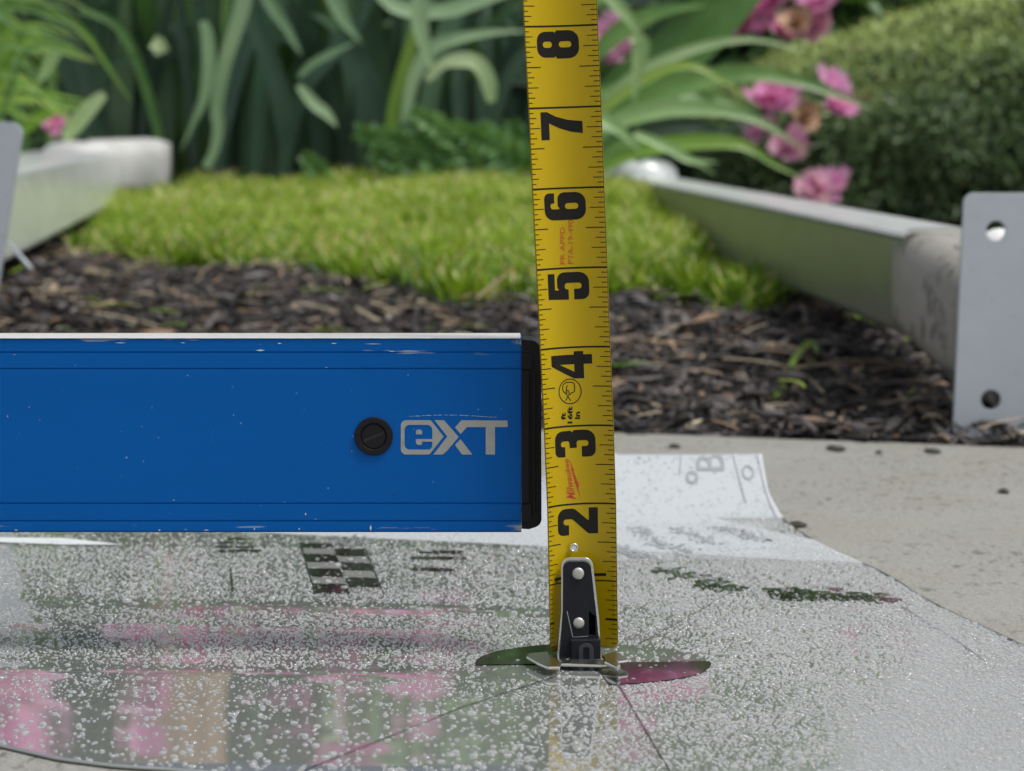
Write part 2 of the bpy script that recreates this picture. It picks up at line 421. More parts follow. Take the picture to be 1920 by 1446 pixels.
# thin rod in the mulch at the left plate
rod = bmesh.new(); pa, pb = P(22, 462, 2.3), P(56, 502, 2.28)
L = (pb - pa).length; bmesh.ops.create_cone(rod, cap_ends=True, segments=10, radius1=.0016, radius2=.0016, depth=L * 1.2, matrix=Matrix.Translation((pa + pb) / 2) @ (pb - pa).to_track_quat('Z', 'Y').to_matrix().to_4x4())
tag(bm_obj('metal_rod', rod, M_PLATE, None, True), 'thin grey metal rod poking from the mulch by the left plate', 'rod')

# ------------------------------------------------------------------ mulch
def rot_cols(n):
    yaw = rng.uniform(0, 2 * np.pi, n); pit = rng.normal(0, .2, n); rol = rng.normal(0, .45, n)
    cy, sy, cp, sp_, cr, sr = np.cos(yaw), np.sin(yaw), np.cos(pit), np.sin(pit), np.cos(rol), np.sin(rol)
    ax = np.stack([cy * cp, sy * cp, sp_], 1); bx = np.stack([-sy * cr + cy * sp_ * sr * -1, cy * cr - sy * sp_ * sr, cp * sr], 1)
    cx = np.cross(ax, bx); return ax, bx, cx
def chips(n, region, name, parent=None):
    x = rng.uniform(region[0], region[1], n * 2); y = rng.uniform(region[2], region[3], n * 2)
    keep = []
    for i in range(len(x)):
        e = slab_edge(x[i])
        if y[i] > e - .004 - (.01 if rng.random() < .1 else 0) and y[i] < lawn_front(x[i]) + .12: keep.append(i)
        if len(keep) >= n: break
    x = x[keep]; y = y[keep]; n = len(x)
    L = np.clip(rng.lognormal(math.log(.0108), .6, n), .003, .038); Wd = L * rng.uniform(.10, .34, n); Wd = np.clip(Wd, .0011, .0075); T = np.clip(Wd * rng.uniform(.2, .5, n), .0007, .003)
    z = np.array([gz(a, b) for a, b in zip(x, y)]) + rng.uniform(.0, .011, n) ; z = np.maximum(z, np.where(y < np.array([slab_edge(a) for a in x]) + .004, .003, -1))
    ax, bx, cx = rot_cols(n); c = np.stack([x, y, z], 1)
    bend = rng.normal(0, .12, n) * L
    V = []
    for (sx, wsc, bz) in ((-1, .35, 0), (-.35, 1, 1), (.4, .9, 1), (1, .25, 0)):
        for (w_, t_) in ((-1, -1), (1, -1), (.8, 1), (-.8, 1)):
            V.append(c + ax * (L * .5 * sx * rng.uniform(.85, 1.1, n))[:, None] + bx * (Wd * .5 * w_ * wsc * rng.uniform(.7, 1.2, n))[:, None] + cx * (T * .5 * t_ + bend * bz)[:, None])
    V = np.stack(V, 1)  # n,16,3
    q = []
    for s in range(3):
        for i in range(4): q.append((s * 4 + i, s * 4 + (i + 1) % 4, s * 4 + 4 + (i + 1) % 4, s * 4 + 4 + i))
    q.append((3, 2, 1, 0)); q.append((12, 13, 14, 15))
    q = np.array(q)
    Fq = (q[None] + (np.arange(n) * 16)[:, None, None]).reshape(-1, 4)
    o = fast_tris(name, V.reshape(-1, 3), Fq, M_MULCH, parent)
    at = o.data.attributes.new('tone', 'FLOAT', 'POINT'); tone = np.clip(rng.beta(1.15, 1.9, n), 0, 1); tone = np.where(rng.random(n) < .05, rng.uniform(.86, 1, n), tone)
    at.data.foreach_set('value', np.repeat(tone, 16).astype(np.float32)); return o
tag(chips(44000, (-1.1, .85, 1.5, 3.7), 'bark_mulch'), 'dark shredded bark mulch spread between slab and lawn', 'mulch', kind='stuff')

def strips(name, n, xr, yr, zf, Lr, wr, mat, tone=(.86, 1), curve=.4, cond=None, flatness=.15):
    """thin straw / needles lying loose"""
    V = []; Fq = []; T = []
    k = 0
    while k < n:
        x = rng.uniform(*xr); y = rng.uniform(*yr)
        if cond and not cond(x, y): continue
        L = rng.uniform(*Lr); w = rng.uniform(*wr); a = rng.uniform(0, 2 * math.pi); el = rng.normal(0, flatness); b = rng.normal(0, curve)
        base = len(V); p = np.array([x, y, zf(x, y) + rng.uniform(.001, .006)]); h = 4
        for i in range(h + 1):
            aa = a + b * i / h; dirv = np.array([math.cos(aa) * math.cos(el), math.sin(aa) * math.cos(el), math.sin(el) + .25 * (0.5 - i / h)])
            if i: p = p + dirv * L / h
            nn = np.array([-math.sin(aa), math.cos(aa), 0.3]); ww = w * (1 if i < h else .3) / 2
            V += [p + nn * ww, p - nn * ww]
            if i: q = base + 2 * i; Fq.append((q - 2, q - 1, q + 1, q))
        T += [rng.uniform(*tone)] * (2 * h + 2); k += 1
    o = fast_tris(name, V, Fq, mat); at = o.data.attributes.new('tone', 'FLOAT', 'POINT'); at.data.foreach_set('value', np.array(T, dtype=np.float32)); return o
inm = lambda x, y: slab_edge(x) + .01 < y < lawn_front(x) + .1
tag(strips('straw', 1500, (-1.0, .8), (1.6, 3.5), lambda x, y: gz(x, y) + .009, (.014, .055), (.0008, .0022), M_MULCH, (.9, 1), .6, inm), 'dry straw and needles scattered over the mulch', 'straw', kind='stuff')
tag(strips('grass_clippings', 80, (-.9, .6), (1.7, 3.2), lambda x, y: gz(x, y) + .011, (.015, .05), (.0012, .003), M_GRASS, (.2, .85), .8, inm), 'loose green grass clippings on the mulch', 'clippings', kind='stuff')
# the curved green sprig in the mulch at the right
def ribbon(pts, w, fold=.25, nrm=Vector((0, -1, 0.35)), taper=None, seg=None):
    """leaf strip along world points with a folded cross-section; returns verts, faces"""
    P_ = [Vector(p) for p in pts]
    n = seg or max(6, 4 * (len(P_) - 1)); m = len(P_)
    def cr(t):
        s = t * (m - 1); i = min(m - 2, int(s)); u = s - i
        a, b, c, d = P_[max(0, i - 1)], P_[i], P_[i + 1], P_[min(m - 1, i + 2)]
        return .5 * ((2 * b) + (c - a) * u + (2 * a - 5 * b + 4 * c - d) * u * u + (3 * b - a - 3 * c + d) * u ** 3)
    V = []; Fq = []
    for k_ in range(n + 1):
        t = k_ / n; p = cr(t); d = (cr(min(1, t + .02)) - cr(max(0, t - .02))).normalized()
        s = d.cross(nrm).normalized(); nn = s.cross(d).normalized()
        if taper: tw = taper(t)
        else: tw = (.55 + .45 * smooth01(t * 4)) * (1 - max(0, (t - .55) / .45) ** 1.7)
        ww = w * max(.03, tw) / 2
        V += [p - s * ww, p - s * ww * .5 - nn * ww * fold * .5, p - nn * ww * fold, p + s * ww * .5 - nn * ww * fold * .5, p + s * ww]
        if k_:
            q = 5 * k_
            for j in range(4): Fq.append((q - 5 + j, q - 4 + j, q + 1 + j, q + j))
    return V, Fq
sp_pts = [P(1425, 745, 1.83), P(1455, 735, 1.86), P(1478, 705, 1.9), P(1490, 672, 1.94), P(1520, 640, 2.0), P(1535, 665, 1.98)]
v, f = ribbon(sp_pts, .006, taper=lambda t: 1 - .5 * t)
tag(mesh('green_sprig', v, f, M_LILY, smooth=True), 'curved green leaf sprig lying on the mulch right of the tape', 'sprig')
# leaf crumbs on the slab
def crumb(px, py, rpx, lab):
    c = G(px, py, .0); r = rpx * c.y / F
    bm = bmesh.new(); ring = []; N = 11
    cen = bm.verts.new((c.x, c.y, .0022))
    for i in range(N):
        a = 2 * math.pi * i / N; q = r * (1 + .45 * mnoise.noise((i * 1.7, px, 0))); ring.append(bm.verts.new((c.x + q * math.cos(a), c.y + q * 2.2 * math.sin(a), .0008 + .0012 * abs(mnoise.noise((i * .9, py, 2))))))
    for i in range(N): bm.faces.new((cen, ring[i], ring[(i + 1) % N]))
    tag(bm_obj('leaf_crumb', bm, simple('dry_leaf', (.030, .028, .014), .7, var=.5, scale=300), None), lab, 'leaf crumb', 'leaf crumbs on the concrete')
crumb(1265, 839, 12, 'olive leaf crumb on concrete behind the white sheet margin')
crumb(1568, 843, 19, 'brown leaf crumb on concrete below the sprig')
crumb(1748, 848, 17, 'dark leaf crumb on concrete left of the right plate')
crumb(1882, 924, 11, 'small leaf crumb on concrete at the right side')
crumb(1497, 986, 17, 'dark leaf crumb touching the sheet at its right bend')
crumb(1648, 851, 7, 'tiny brown crumb between two larger leaf crumbs')

# ------------------------------------------------------------------ lawn
def rail_x(y): return .225 - .0325 * (y - 1.75)
def left_x(y): return -.425 - .09 * (y - 2.6)
def lawn(n):
    V = []; Fq = []; T = []
    k = 0
    xs_ = rng.uniform(-.95, .85, n * 3); ys_ = 2.1 + 2.5 * rng.random(n * 3) ** 1.15
    for x, y in zip(xs_, ys_):
        if k >= n: break
        lf = lawn_front(x)
        if y < lf - .02 + rng.exponential(.006) - .03 * rng.random(): continue
        if y > 4.35: continue
        if rail_x(y) < x < rail_x(y) + .06: continue
        if x < left_x(y) + .01: continue
        if x > rail_x(y) + .10 or (x > rail_x(y) and rng.random() < .7): continue
        edge = smooth01((y - lf) / .22)
        patch = .5 + .55 * mnoise.noise((x * 8, y * 6, 1)) + .45 * mnoise.noise((x * 30, y * 22, 4))
        h = rng.uniform(.014, .038) * (.5 + .95 * max(0, patch)) * (1.0 + .40 * (1 - edge)); w = rng.uniform(.0014, .0034) * (1.25 if edge < .6 else 1)
        a = rng.uniform(0, 2 * math.pi); lean = rng.uniform(.1, .95) * h; fa = rng.uniform(0, 2 * math.pi)
        dx, dy = math.cos(a) * lean, math.sin(a) * lean; wx, wy = math.cos(fa) * w / 2, math.sin(fa) * w / 2
        z = gz(x, y); b = len(V)
        for t, ww in ((0, 1), (.45, .95), (.8, .6)):
            cx, cy, cz = x + dx * t * t, y + dy * t * t, z + h * (t - .22 * t * t)
            V += [(cx - wx * ww, cy - wy * ww, cz), (cx + wx * ww, cy + wy * ww, cz)]
        V.append((x + dx, y + dy, z + h * .8))
        Fq += [(b, b + 1, b + 3, b + 2), (b + 2, b + 3, b + 5, b + 4), (b + 4, b + 5, b + 6, b + 6)]
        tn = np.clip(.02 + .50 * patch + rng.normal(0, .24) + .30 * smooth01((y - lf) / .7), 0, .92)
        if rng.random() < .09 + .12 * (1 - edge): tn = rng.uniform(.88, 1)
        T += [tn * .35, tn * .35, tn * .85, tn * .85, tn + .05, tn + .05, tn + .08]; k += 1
    # split tris from quads
    Q = np.array([q for q in Fq if q[2] != q[3]]); Tt = np.array([q[:3] for q in Fq if q[2] == q[3]])
    tri = np.concatenate([Q[:, [0, 1, 2]], Q[:, [0, 2, 3]], Tt])
    o = fast_tris('grass', V, tri, M_GRASS); at = o.data.attributes.new('tone', 'FLOAT', 'POINT'); at.data.foreach_set('value', np.clip(np.array(T), 0, 1).astype(np.float32)); return o
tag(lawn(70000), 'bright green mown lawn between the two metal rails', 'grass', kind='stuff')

# ------------------------------------------------------------------ strap-leaved plants
def leaf(parent, pts, w, mat, fold=.25, taper=None, name='leaf'):
    v, f = ribbon(pts, w, fold, taper=taper)
    o = mesh(name, v, f, mat, None, smooth=True); o.parent = parent
    o.matrix_parent_inverse = Matrix.Translation(parent.location).inverted(); return o
def lp(pxs, Y, dY=0.0):
    n = len(pxs); return [P(x, y, Y + dY * i / max(1, n - 1)) for i, (x, y) in enumerate(pxs)]
def W_(px, Y): return px * Y / F
const_t = lambda t: 1 - .75 * max(0, (t - .7) / .3) ** 1.5
tip_t = lambda t: (.6 + .4 * smooth01(t * 3)) * (1 - max(0, (t - .4) / .6) ** 1.35)
def iris(px, Y, n, spread, lab, seed, hmin=.35, hmax=.62, mats=(M_IRIS, M_IRIS, M_IRIS, M_IRIS_L)):
    r = random.Random(seed); base = P(px, 345, Y); base.z = gz(base.x, Y) if Y < 8 else .085
    n = int(n * 1.7); root = empty('iris_clump', base)
    tag(root, lab, 'iris clump', 'iris clumps behind the lawn')
    for i in range(n):
        a = r.uniform(0, 2 * math.pi); q = r.uniform(0, .07); b = base + Vector((q * math.cos(a) * 1.4, q * math.sin(a), 0))
        h = r.uniform(hmin, hmax); lean = r.gauss(0, spread); ly = r.gauss(-.02, spread * .5)
        droop = r.random() < .35
        pts = [b]
        for t in (.25, .5, .75, 1):
            z = h * t if not droop else h * (t - .45 * max(0, t - .45) ** 1.2 * 2)
            pts.append(b + Vector((lean * t ** 1.6 * (1.3 if droop else 1), ly * t ** 1.6, z)))
        leaf(root, pts, r.uniform(.015, .036), r.choice(mats), r.uniform(.05, .3), tip_t)
    return root
M_IRIS_M = foliage('iris_leaf_mid', [(.018, .06, .034), (.045, .115, .06), (.10, .19, .10)], .38, .25)
DK = (M_IRIS, M_IRIS, M_IRIS_M, M_IRIS_M, M_STRAP)
c1 = iris(110, 4.55, 16, .10, 'iris clump behind the left rail sleeve, farthest left', 11, mats=DK)
c2 = iris(300, 4.6, 18, .09, 'iris clump right of the white rail sleeve', 12, mats=DK)
c3 = iris(430, 4.5, 16, .10, 'iris clump with long pale hanging leaves, left half of the bed', 13, mats=DK)
c4 = iris(560, 4.6, 16, .12, 'dark blue-green iris clump between the pale leaves and the fern', 14, mats=DK)
c5 = iris(710, 4.5, 18, .12, 'iris clump behind the feathery low plant', 15, mats=DK)
c6 = iris(860, 4.6, 18, .13, 'iris clump just left of the tape', 16, mats=DK)
c7 = iris(1010, 4.75, 16, .12, 'iris clump behind the tape', 17, mats=DK)
c8 = iris(1180, 4.7, 12, .14, 'dark iris clump just right of the tape', 18, mats=DK)
ML = M_IRIS_L
leaf(c3, lp([(470, -90), (457, 0), (440, 60), (420, 125), (407, 200), (409, 240), (402, 280), (385, 315)], 4.2), W_(34, 4.2), ML, .15, lambda t: 1 - .55 * t)
leaf(c3, lp([(380, 40), (388, 60), (392, 110), (384, 178), (362, 232), (338, 285)], 4.15), W_(25, 4.2), ML, .15, tip_t)
leaf(c4, lp([(430, -80), (475, 36), (504, 109), (526, 182), (535, 250), (535, 330)], 4.35), W_(38, 4.3), M_IRIS, .1, const_t)
leaf(c4, lp([(480, -60), (504, 0), (541, 58), (566, 105)], 4.25), W_(25, 4.2), ML, .2, tip_t)
leaf(c5, lp([(600, -70), (628, 0), (650, 44), (680, 82)], 4.2), W_(31, 4.2), ML, .2, tip_t)
leaf(c6, lp([(786, -80), (788, 0), (789, 55), (803, 106), (820, 150)], 4.0), W_(33, 4.0), ML, .2, tip_t)
leaf(c6, lp([(760, 230), (775, 150), (810, 90), (865, 70), (930, 60), (1000, 58)], 4.1), W_(28, 4.1), ML, .25, tip_t)
leaf(c6, lp([(800, 150), (830, 120), (862, 112), (893, 117), (914, 146), (922, 192)], 3.95), W_(30, 4.0), M_STRAP_L, .2, lambda t: .5 + .5 * smooth01(t * 2) - .5 * max(0, (t - .85) / .15))
leaf(c4, lp([(560, 145), (585, 120), (621, 100), (668, 78)], 4.1), W_(15, 4.1), ML, .2)
leaf(c5, lp([(728, 320), (735, 230), (748, 160), (772, 80), (800, -20)], 4.25), W_(24, 4.2), M_LILY, .2, const_t)
leaf(c5, lp([(640, 60), (660, 105), (686, 164), (698, 250), (700, 330)], 4.3), W_(52, 4.3), M_IRIS, .12, const_t)
leaf(c4, lp([(560, 160), (590, 195), (612, 212), (632, 238)], 4.1), W_(22, 4.1), ML, .2)
leaf(c4, lp([(530, 330), (545, 240), (580, 150), (660, 60), (720, -60)], 4.4), W_(30, 4.3), M_IRIS, .12, const_t)
leaf(c2, lp([(286, 78), (298, 84), (304, 100)], 4.0), W_(30, 4.0), M_STRAP_L, .3, lambda t: .9)
leaf(c2, lp([(65, -60), (95, 30), (120, 110), (150, 200), (158, 300)], 4.35), W_(34, 4.3), M_IRIS, .1, const_t)
leaf(c2, lp([(110, -60), (135, 50), (165, 140), (180, 220)], 4.3), W_(40, 4.3), M_IRIS, .1, const_t)
leaf(c6, lp([(905, 310), (925, 230), (950, 150), (985, 100), (1040, 60)], 4.3), W_(26, 4.3), M_IRIS, .2, const_t)
leaf(c6, lp([(690, -60), (740, 10), (830, 20), (900, 0), (980, -25)], 4.1), W_(30, 4.1), ML, .2, const_t)

sr = empty('strap_leaf_plant', P(1130, 345, 4.1)); sr.location.z = gz(sr.location.x, 4.1)
tag(sr, 'bright green plant with long arching strap leaves sweeping right of the tape', 'strap-leaf plant')
for pts, w, m, Y in [
    ([(1080, 300), (1132, 200), (1203, 135), (1307, 90), (1412, 74), (1512, 97)], 24, M_STRAP_L, 4.0),
    ([(1060, 290), (1132, 205), (1224, 140), (1295, 122), (1353, 150), (1425, 202)], 20, M_LILY, 3.9),
    ([(1110, 260), (1190, 200), (1278, 160), (1391, 137), (1495, 150), (1578, 180), (1640, 208)], 40, M_STRAP, 3.95),
    ([(1080, 260), (1145, 230), (1245, 204), (1353, 206), (1432, 230), (1516, 288)], 36, M_STRAP_L, 3.85),
    ([(1100, 330), (1180, 290), (1257, 270), (1349, 265), (1403, 275), (1453, 308), (1508, 336)], 32, M_LILY, 3.8),
    ([(1190, 250), (1253, 275), (1295, 300), (1348, 304)], 22, M_STRAP_L, 3.75),
    ([(1186, 70), (1201, 82), (1196, 130), (1188, 195)], 34, M_STRAP_L, 3.7),
    ([(1120, -40), (1150, 0), (1186, 42), (1203, 80)], 28, M_STRAP_L, 3.9),
    ([(1420, -50), (1387, 0), (1287, 110), (1162, 208), (1090, 300)], 64, M_STRAP, 4.15),
    ([(1090, 215), (1132, 225), (1170, 250), (1207, 294)], 28, M_STRAP_L, 3.8),
    ([(1190, 300), (1266, 267), (1349, 246), (1430, 228)], 26, M_IRIS, 3.9),
    ([(1130, 180), (1200, 120), (1290, 40), (1360, -60)], 50, M_STRAP, 4.2),
    ([(1120, 260), (1180, 180), (1260, 150), (1330, 190), (1400, 240)], 34, M_STRAP, 4.05),
    ([(1130, 300), (1200, 250), (1290, 235), (1360, 250), (1440, 300)], 30, M_IRIS, 4.0),
    ([(1100, 120), (1160, 60), (1240, 20), (1330, 10)], 40, M_STRAP, 4.2),
    ([(1100, 320), (1160, 270), (1220, 265), (1300, 300), (1345, 330)], 24, M_STRAP, 3.95),
    ([(1100, 180), (1210, 160), (1300, 175), (1380, 195), (1450, 250)], 34, M_STRAP, 4.1),
    ([(1100, 10), (1130, -10), (1190, -20)], 30, M_STRAP, 4.1),
    ([(1140, 340), (1160, 240), (1200, 160), (1230, 60), (1250, -60)], 44, M_IRIS, 4.3),
    ([(1180, 340), (1230, 240), (1290, 150), (1320, 60), (1340, -60)], 44, M_IRIS, 4.3)]:
    leaf(sr, lp(pts, Y), W_(w, Y), m, .28, tip_t if w < 45 else const_t)

# grassy daylily top left
dl = empty('daylily_clump', P(-60, 330, 3.8)); dl.location.z = gz(dl.location.x, 3.8)
tag(dl, 'yellow-green grassy daylily clump arching in at the upper left', 'daylily')
r = random.Random(5)
leaf(dl, lp([(-160, 60), (0, 16), (88, 24), (155, 58), (208, 133), (250, 196)], 3.7), W_(13, 3.7), M_LILY, .3)
for i in range(58):
    x0 = r.uniform(-190, -20); y0 = r.uniform(200, 330); ex = r.uniform(-20, 190); ey = r.uniform(-10, 250); mx = (x0 + ex) / 2 + r.uniform(-30, 20); my = min(y0, ey) - r.uniform(10, 90)
    Y = r.uniform(3.4, 3.95)
    leaf(dl, lp([(x0, y0), ((x0 + mx) / 2, (y0 + my) / 2 - 20), (mx, my), (ex, ey)], Y), W_(r.uniform(8, 16), Y), r.choice((M_LILY, M_LILY, M_STRAP)), .3)
leaf(dl, lp([(112, 88), (98, 110), (84, 135), (68, 160)], 3.5), W_(24, 3.5), M_STRAP_L, .2)
leaf(dl, lp([(120, 262), (140, 235), (165, 205), (196, 176)], 3.6), W_(42, 3.6), M_STRAP_L, .15, lambda t: .35 + 1.2 * t * (1 - t) * 1.6)
leaf(dl, lp([(40, 250), (70, 222), (110, 205), (150, 200)], 3.6), W_(24, 3.6), M_LILY, .2)

# feathery low plant
fe = empty('feathery_plant', P(860, 330, 4.2)); fe.location.z = gz(fe.location.x, 4.2)
tag(fe, 'low feathery green plant at the back edge of the lawn, left of the tape', 'fern-like plant')
r = random.Random(9)
def frond(pts, Y, L):
    Pn = lp(pts, Y); V = []; Fq = []
    n = 46
    for k_ in range(n):
        t = k_ / (n - 1); s = t * (len(Pn) - 1); i = min(len(Pn) - 2, int(s)); p = Pn[i].lerp(Pn[i + 1], s - i); d = (Pn[i + 1] - Pn[i]).normalized()
        for sgn in (-1, 1):
            for q in range(3):
                side = Vector((d.z * -sgn, r.uniform(-.8, .8), d.x * sgn)) + d * r.uniform(.3, .9) + Vector((0, 0, r.uniform(-.3, .5)))
                side.normalize(); l = L * (1 - .6 * t) * r.uniform(.5, 1.1); w = .0035
                nn = side.cross(Vector((r.uniform(-1, 1), -1, r.uniform(-.5, 1)))).normalized() * w
                b = len(V); st = p + side * l * q * .2; V += [st, st + side * l * .5 + nn, st + side * l, st + side * l * .5 - nn]; Fq.append((b, b + 1, b + 2, b + 3))
    v, f = mesh_pair = (V, Fq)
    o = mesh('frond', v, f, M_FERN); o.parent = fe; o.matrix_parent_inverse = Matrix.Translation(fe.location).inverted()
for i in range(26):
    x0 = r.uniform(740, 1010); x1 = x0 + r.uniform(-110, 60); y1 = r.uniform(225, 315) + max(0, (x1 - 900)) * .15
    frond([(x0, 345), ((x0 + x1) / 2, (345 + y1) / 2 - 12), (x1, y1)], r.uniform(4.1, 4.35), .03)
frond([(900, 340), (860, 270), (810, 235), (775, 212)], 4.1, .028)
frond([(980, 320), (930, 280), (890, 262), (850, 240)], 4.1, .03)
frond([(1000, 335), (960, 300), (900, 280), (830, 262)], 4.12, .03)
frond([(840, 330), (780, 290), (730, 262), (672, 250)], 4.15, .03)
frond([(600, 345), (590, 310), (570, 295)], 4.2, .02)

# ------------------------------------------------------------------ peonies
def blossom_mesh(seed, rad):
    r = random.Random(seed); V = []; Fq = []
    rings = [(6, 1.25, .05, .40), (6, 1.05, .5, .42), (6, .8, .95, .36), (5, .5, 1.25, .30)]
    for (n, rr, el, w) in rings:
        ph = r.random() * 6
        for i in range(n):
            a = ph + 2 * math.pi * i / n + r.uniform(-.15, .15); e = el + r.uniform(-.35, .35); L = rad * rr * r.uniform(.65, 1.15); ww = rad * w * r.uniform(.8, 1.2)
            out = Vector((math.cos(a), math.sin(a), 0)); sd_ = Vector((-math.sin(a), math.cos(a), 0)); b = len(V); M_ = 4
            for u in range(M_ + 1):
                t = u / M_; ee = e + .5 * t * t * (1 if rr > .8 else 1.2) - .2
                c = out * (L * t * math.cos(e) + .05 * rad) + Vector((0, 0, L * t * math.sin(ee)))
                wid = ww * math.sin(min(1, t * 1.25 + .15) * math.pi * .62)
                for s in (-1, -.5, 0, .5, 1):
                    cup = rad * .14 * (s * s) * t; ruf = rad * .06 * math.sin(s * 9 + i + u) * t
                    V.append(c + sd_ * s * wid - out * cup * -.4 + Vector((0, 0, cup + ruf)))
            for u in range(M_):
                for s in range(4): q = b + u * 5 + s; Fq.append((q, q + 1, q + 6, q + 5))
    me = bpy.data.meshes.new('blossom'); me.from_pydata([tuple(v) for v in V], [], Fq); me.update(); me.materials.append(M_PETAL); me.shade_smooth(); return me
BL = [blossom_mesh(i, .05) for i in range(5)]
def leafcloud(name, n, centre, radii, mat, lsize, parent, seed, shell=.5, asp=.36, up=.3, mask=None):
    g = np.random.default_rng(seed)
    d = g.normal(size=(n, 3)); d /= np.linalg.norm(d, axis=1)[:, None]; rr = (shell + (1 - shell) * g.random(n)) ** .6
    p = d * rr[:, None]
    lump = np.array([mnoise.noise(Vector((a * 2.7 + seed, b * 2.7, c * 2.7))) for a, b, c in d]); p *= (1 + .28 * lump)[:, None]
    p = p * np.array(radii) + np.array(centre)
    keep = p[:, 2] > .06
    if mask is not None: keep &= mask(p)
    p = p[keep]; d = d[keep]; n = len(p)
    ax = g.normal(size=(n, 3)) + d * .8 + np.array([0, 0, up]); ax /= np.linalg.norm(ax, axis=1)[:, None]
    nr = g.normal(size=(n, 3)) + np.array([0, -.4, 1.0]); bx = np.cross(ax, nr); bx /= np.linalg.norm(bx, axis=1)[:, None]; cx = np.cross(ax, bx)
    L = lsize * g.uniform(.6, 1.3, n)[:, None]
    V = np.stack([p, p + ax * L * .45 + bx * L * asp * .5 - cx * L * .06, p + ax * L, p + ax * L * .45 - bx * L * asp * .5 - cx * L * .06], 1)
    T = (np.array([[0, 1, 2], [0, 2, 3]])[None] + (np.arange(n) * 4)[:, None, None]).reshape(-1, 3)
    o = fast_tris(name, V.reshape(-1, 3), T, mat); tag(o, kind='stuff')
    if parent: o.parent = parent; o.matrix_parent_inverse = Matrix.Translation(parent.location).inverted()
    return o
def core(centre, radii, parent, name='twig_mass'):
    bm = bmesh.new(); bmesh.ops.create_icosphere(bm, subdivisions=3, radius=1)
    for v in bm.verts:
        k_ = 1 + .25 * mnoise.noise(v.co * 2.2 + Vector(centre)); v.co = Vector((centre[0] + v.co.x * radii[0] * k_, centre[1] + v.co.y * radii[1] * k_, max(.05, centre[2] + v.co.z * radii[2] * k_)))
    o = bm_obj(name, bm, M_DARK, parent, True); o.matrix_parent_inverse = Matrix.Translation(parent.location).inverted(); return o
def put_blossom(parent, loc, rad, seed, mat=None):
    r = random.Random(seed); o = bpy.data.objects.new('blossom', BL[seed % len(BL)]); COL.objects.link(o)
    o.parent = parent; o.location = loc - parent.location; s = rad / .05; o.scale = (s, s, s)
    o.rotation_euler = (R(r.uniform(20, 75)), R(r.uniform(-35, 35)), r.uniform(-.7, .7)); return o
def peony(lab, centre, radii, flowers, n, seed, lsize=.075):
    root = empty('peony_bush', (centre[0], centre[1], .085))
    tag(root, lab, 'peony bush', 'pink peony bushes behind the irises')
    leafcloud('foliage', n, centre, radii, M_BUSH, lsize, root, seed, .45)
    core(centre, [q * .62 for q in radii], root)
    bm = bmesh.new(); r = random.Random(seed)
    for i in range(9):
        top_ = Vector((centre[0] + r.uniform(-.6, .6) * radii[0], centre[1] + r.uniform(-.5, .3) * radii[1], centre[2] + r.uniform(-.1, .5) * radii[2])); bs = Vector((centre[0] + r.uniform(-.1, .1), centre[1] + r.uniform(-.1, .1), .06))
        bmesh.ops.create_cone(bm, cap_ends=False, segments=6, radius1=.008, radius2=.004, depth=(top_ - bs).length, matrix=Matrix.Translation((top_ + bs) / 2) @ (top_ - bs).to_track_quat('Z', 'Y').to_matrix().to_4x4())
    o = bm_obj('stems', bm, M_BUSH, root, True); o.matrix_parent_inverse = Matrix.Translation(root.location).inverted()
    for i, (fx, fy, fz, fr) in enumerate(flowers): put_blossom(root, Vector((fx, fy, fz)), fr, seed * 7 + i)
    return root
def FL(px, py, Y, rpx): p = P(px, py, Y); return (p.x, p.y, p.z, rpx * Y / F)
r = random.Random(21)
def band(n, x0, x1, y0, y1, z0, z1, r0=.04, r1=.065): return [(r.uniform(x0, x1), r.uniform(y0, y1), r.uniform(z0, z1), r.uniform(r0, r1)) for _ in range(n)]
peony('peony bush with low pink blooms beside the right edge of the tape', (.42, 5.0, .34), (.38, .34, .30),
      [FL(1152, 78, 4.5, 42), FL(1185, 130, 4.5, 20), FL(1448, 6, 4.45, 48), FL(1395, 40, 4.5, 34), FL(1555, 2, 4.45, 48), FL(1530, 52, 4.45, 34), FL(1452, 192, 4.02, 46), FL(1432, 250, 4.02, 36), FL(1478, 278, 4.0, 34), FL(1572, 200, 4.0, 30), FL(1560, 165, 4.05, 30), FL(1530, 357, 3.95, 32), FL(1562, 350, 3.98, 28), FL(1465, 55, 4.5, 28)], 3000, 31)
peony('tall peony bush crowded with pink blooms, behind the irises left of the tape', (-.12, 5.25, .56), (.42, .36, .34),
      band(15, -.46, -.07, 4.80, 4.92, .60, .74, .035, .06) + band(4, .20, .36, 4.84, 4.95, .68, .78, .045, .06) + [(-.31, 4.85, .85, .062), (-.24, 4.85, .848, .05), (-.60, 4.9, .80, .035), (-.52, 4.85, .66, .05), (-.62, 4.88, .70, .045)] + band(6, -.6, .2, 4.9, 5.0, .44, .58, .03, .045), 6500, 33)
peony('tall peony bush with pink blooms at the far left of the bed', (-1.20, 5.2, .52), (.40, .36, .36),
      band(8, -1.3, -.76, 4.8, 4.95, .56, .76, .045, .07) + [(-.84, 4.8, .79, .085), FL(104, 236, 4.0, 22)], 4500, 35)
peony('small peony bush with few blooms, in front of the hedge end', (.62, 5.35, .46), (.30, .28, .22),
      band(8, .40, .85, 5.0, 5.1, .50, .68, .03, .05), 2500, 37)
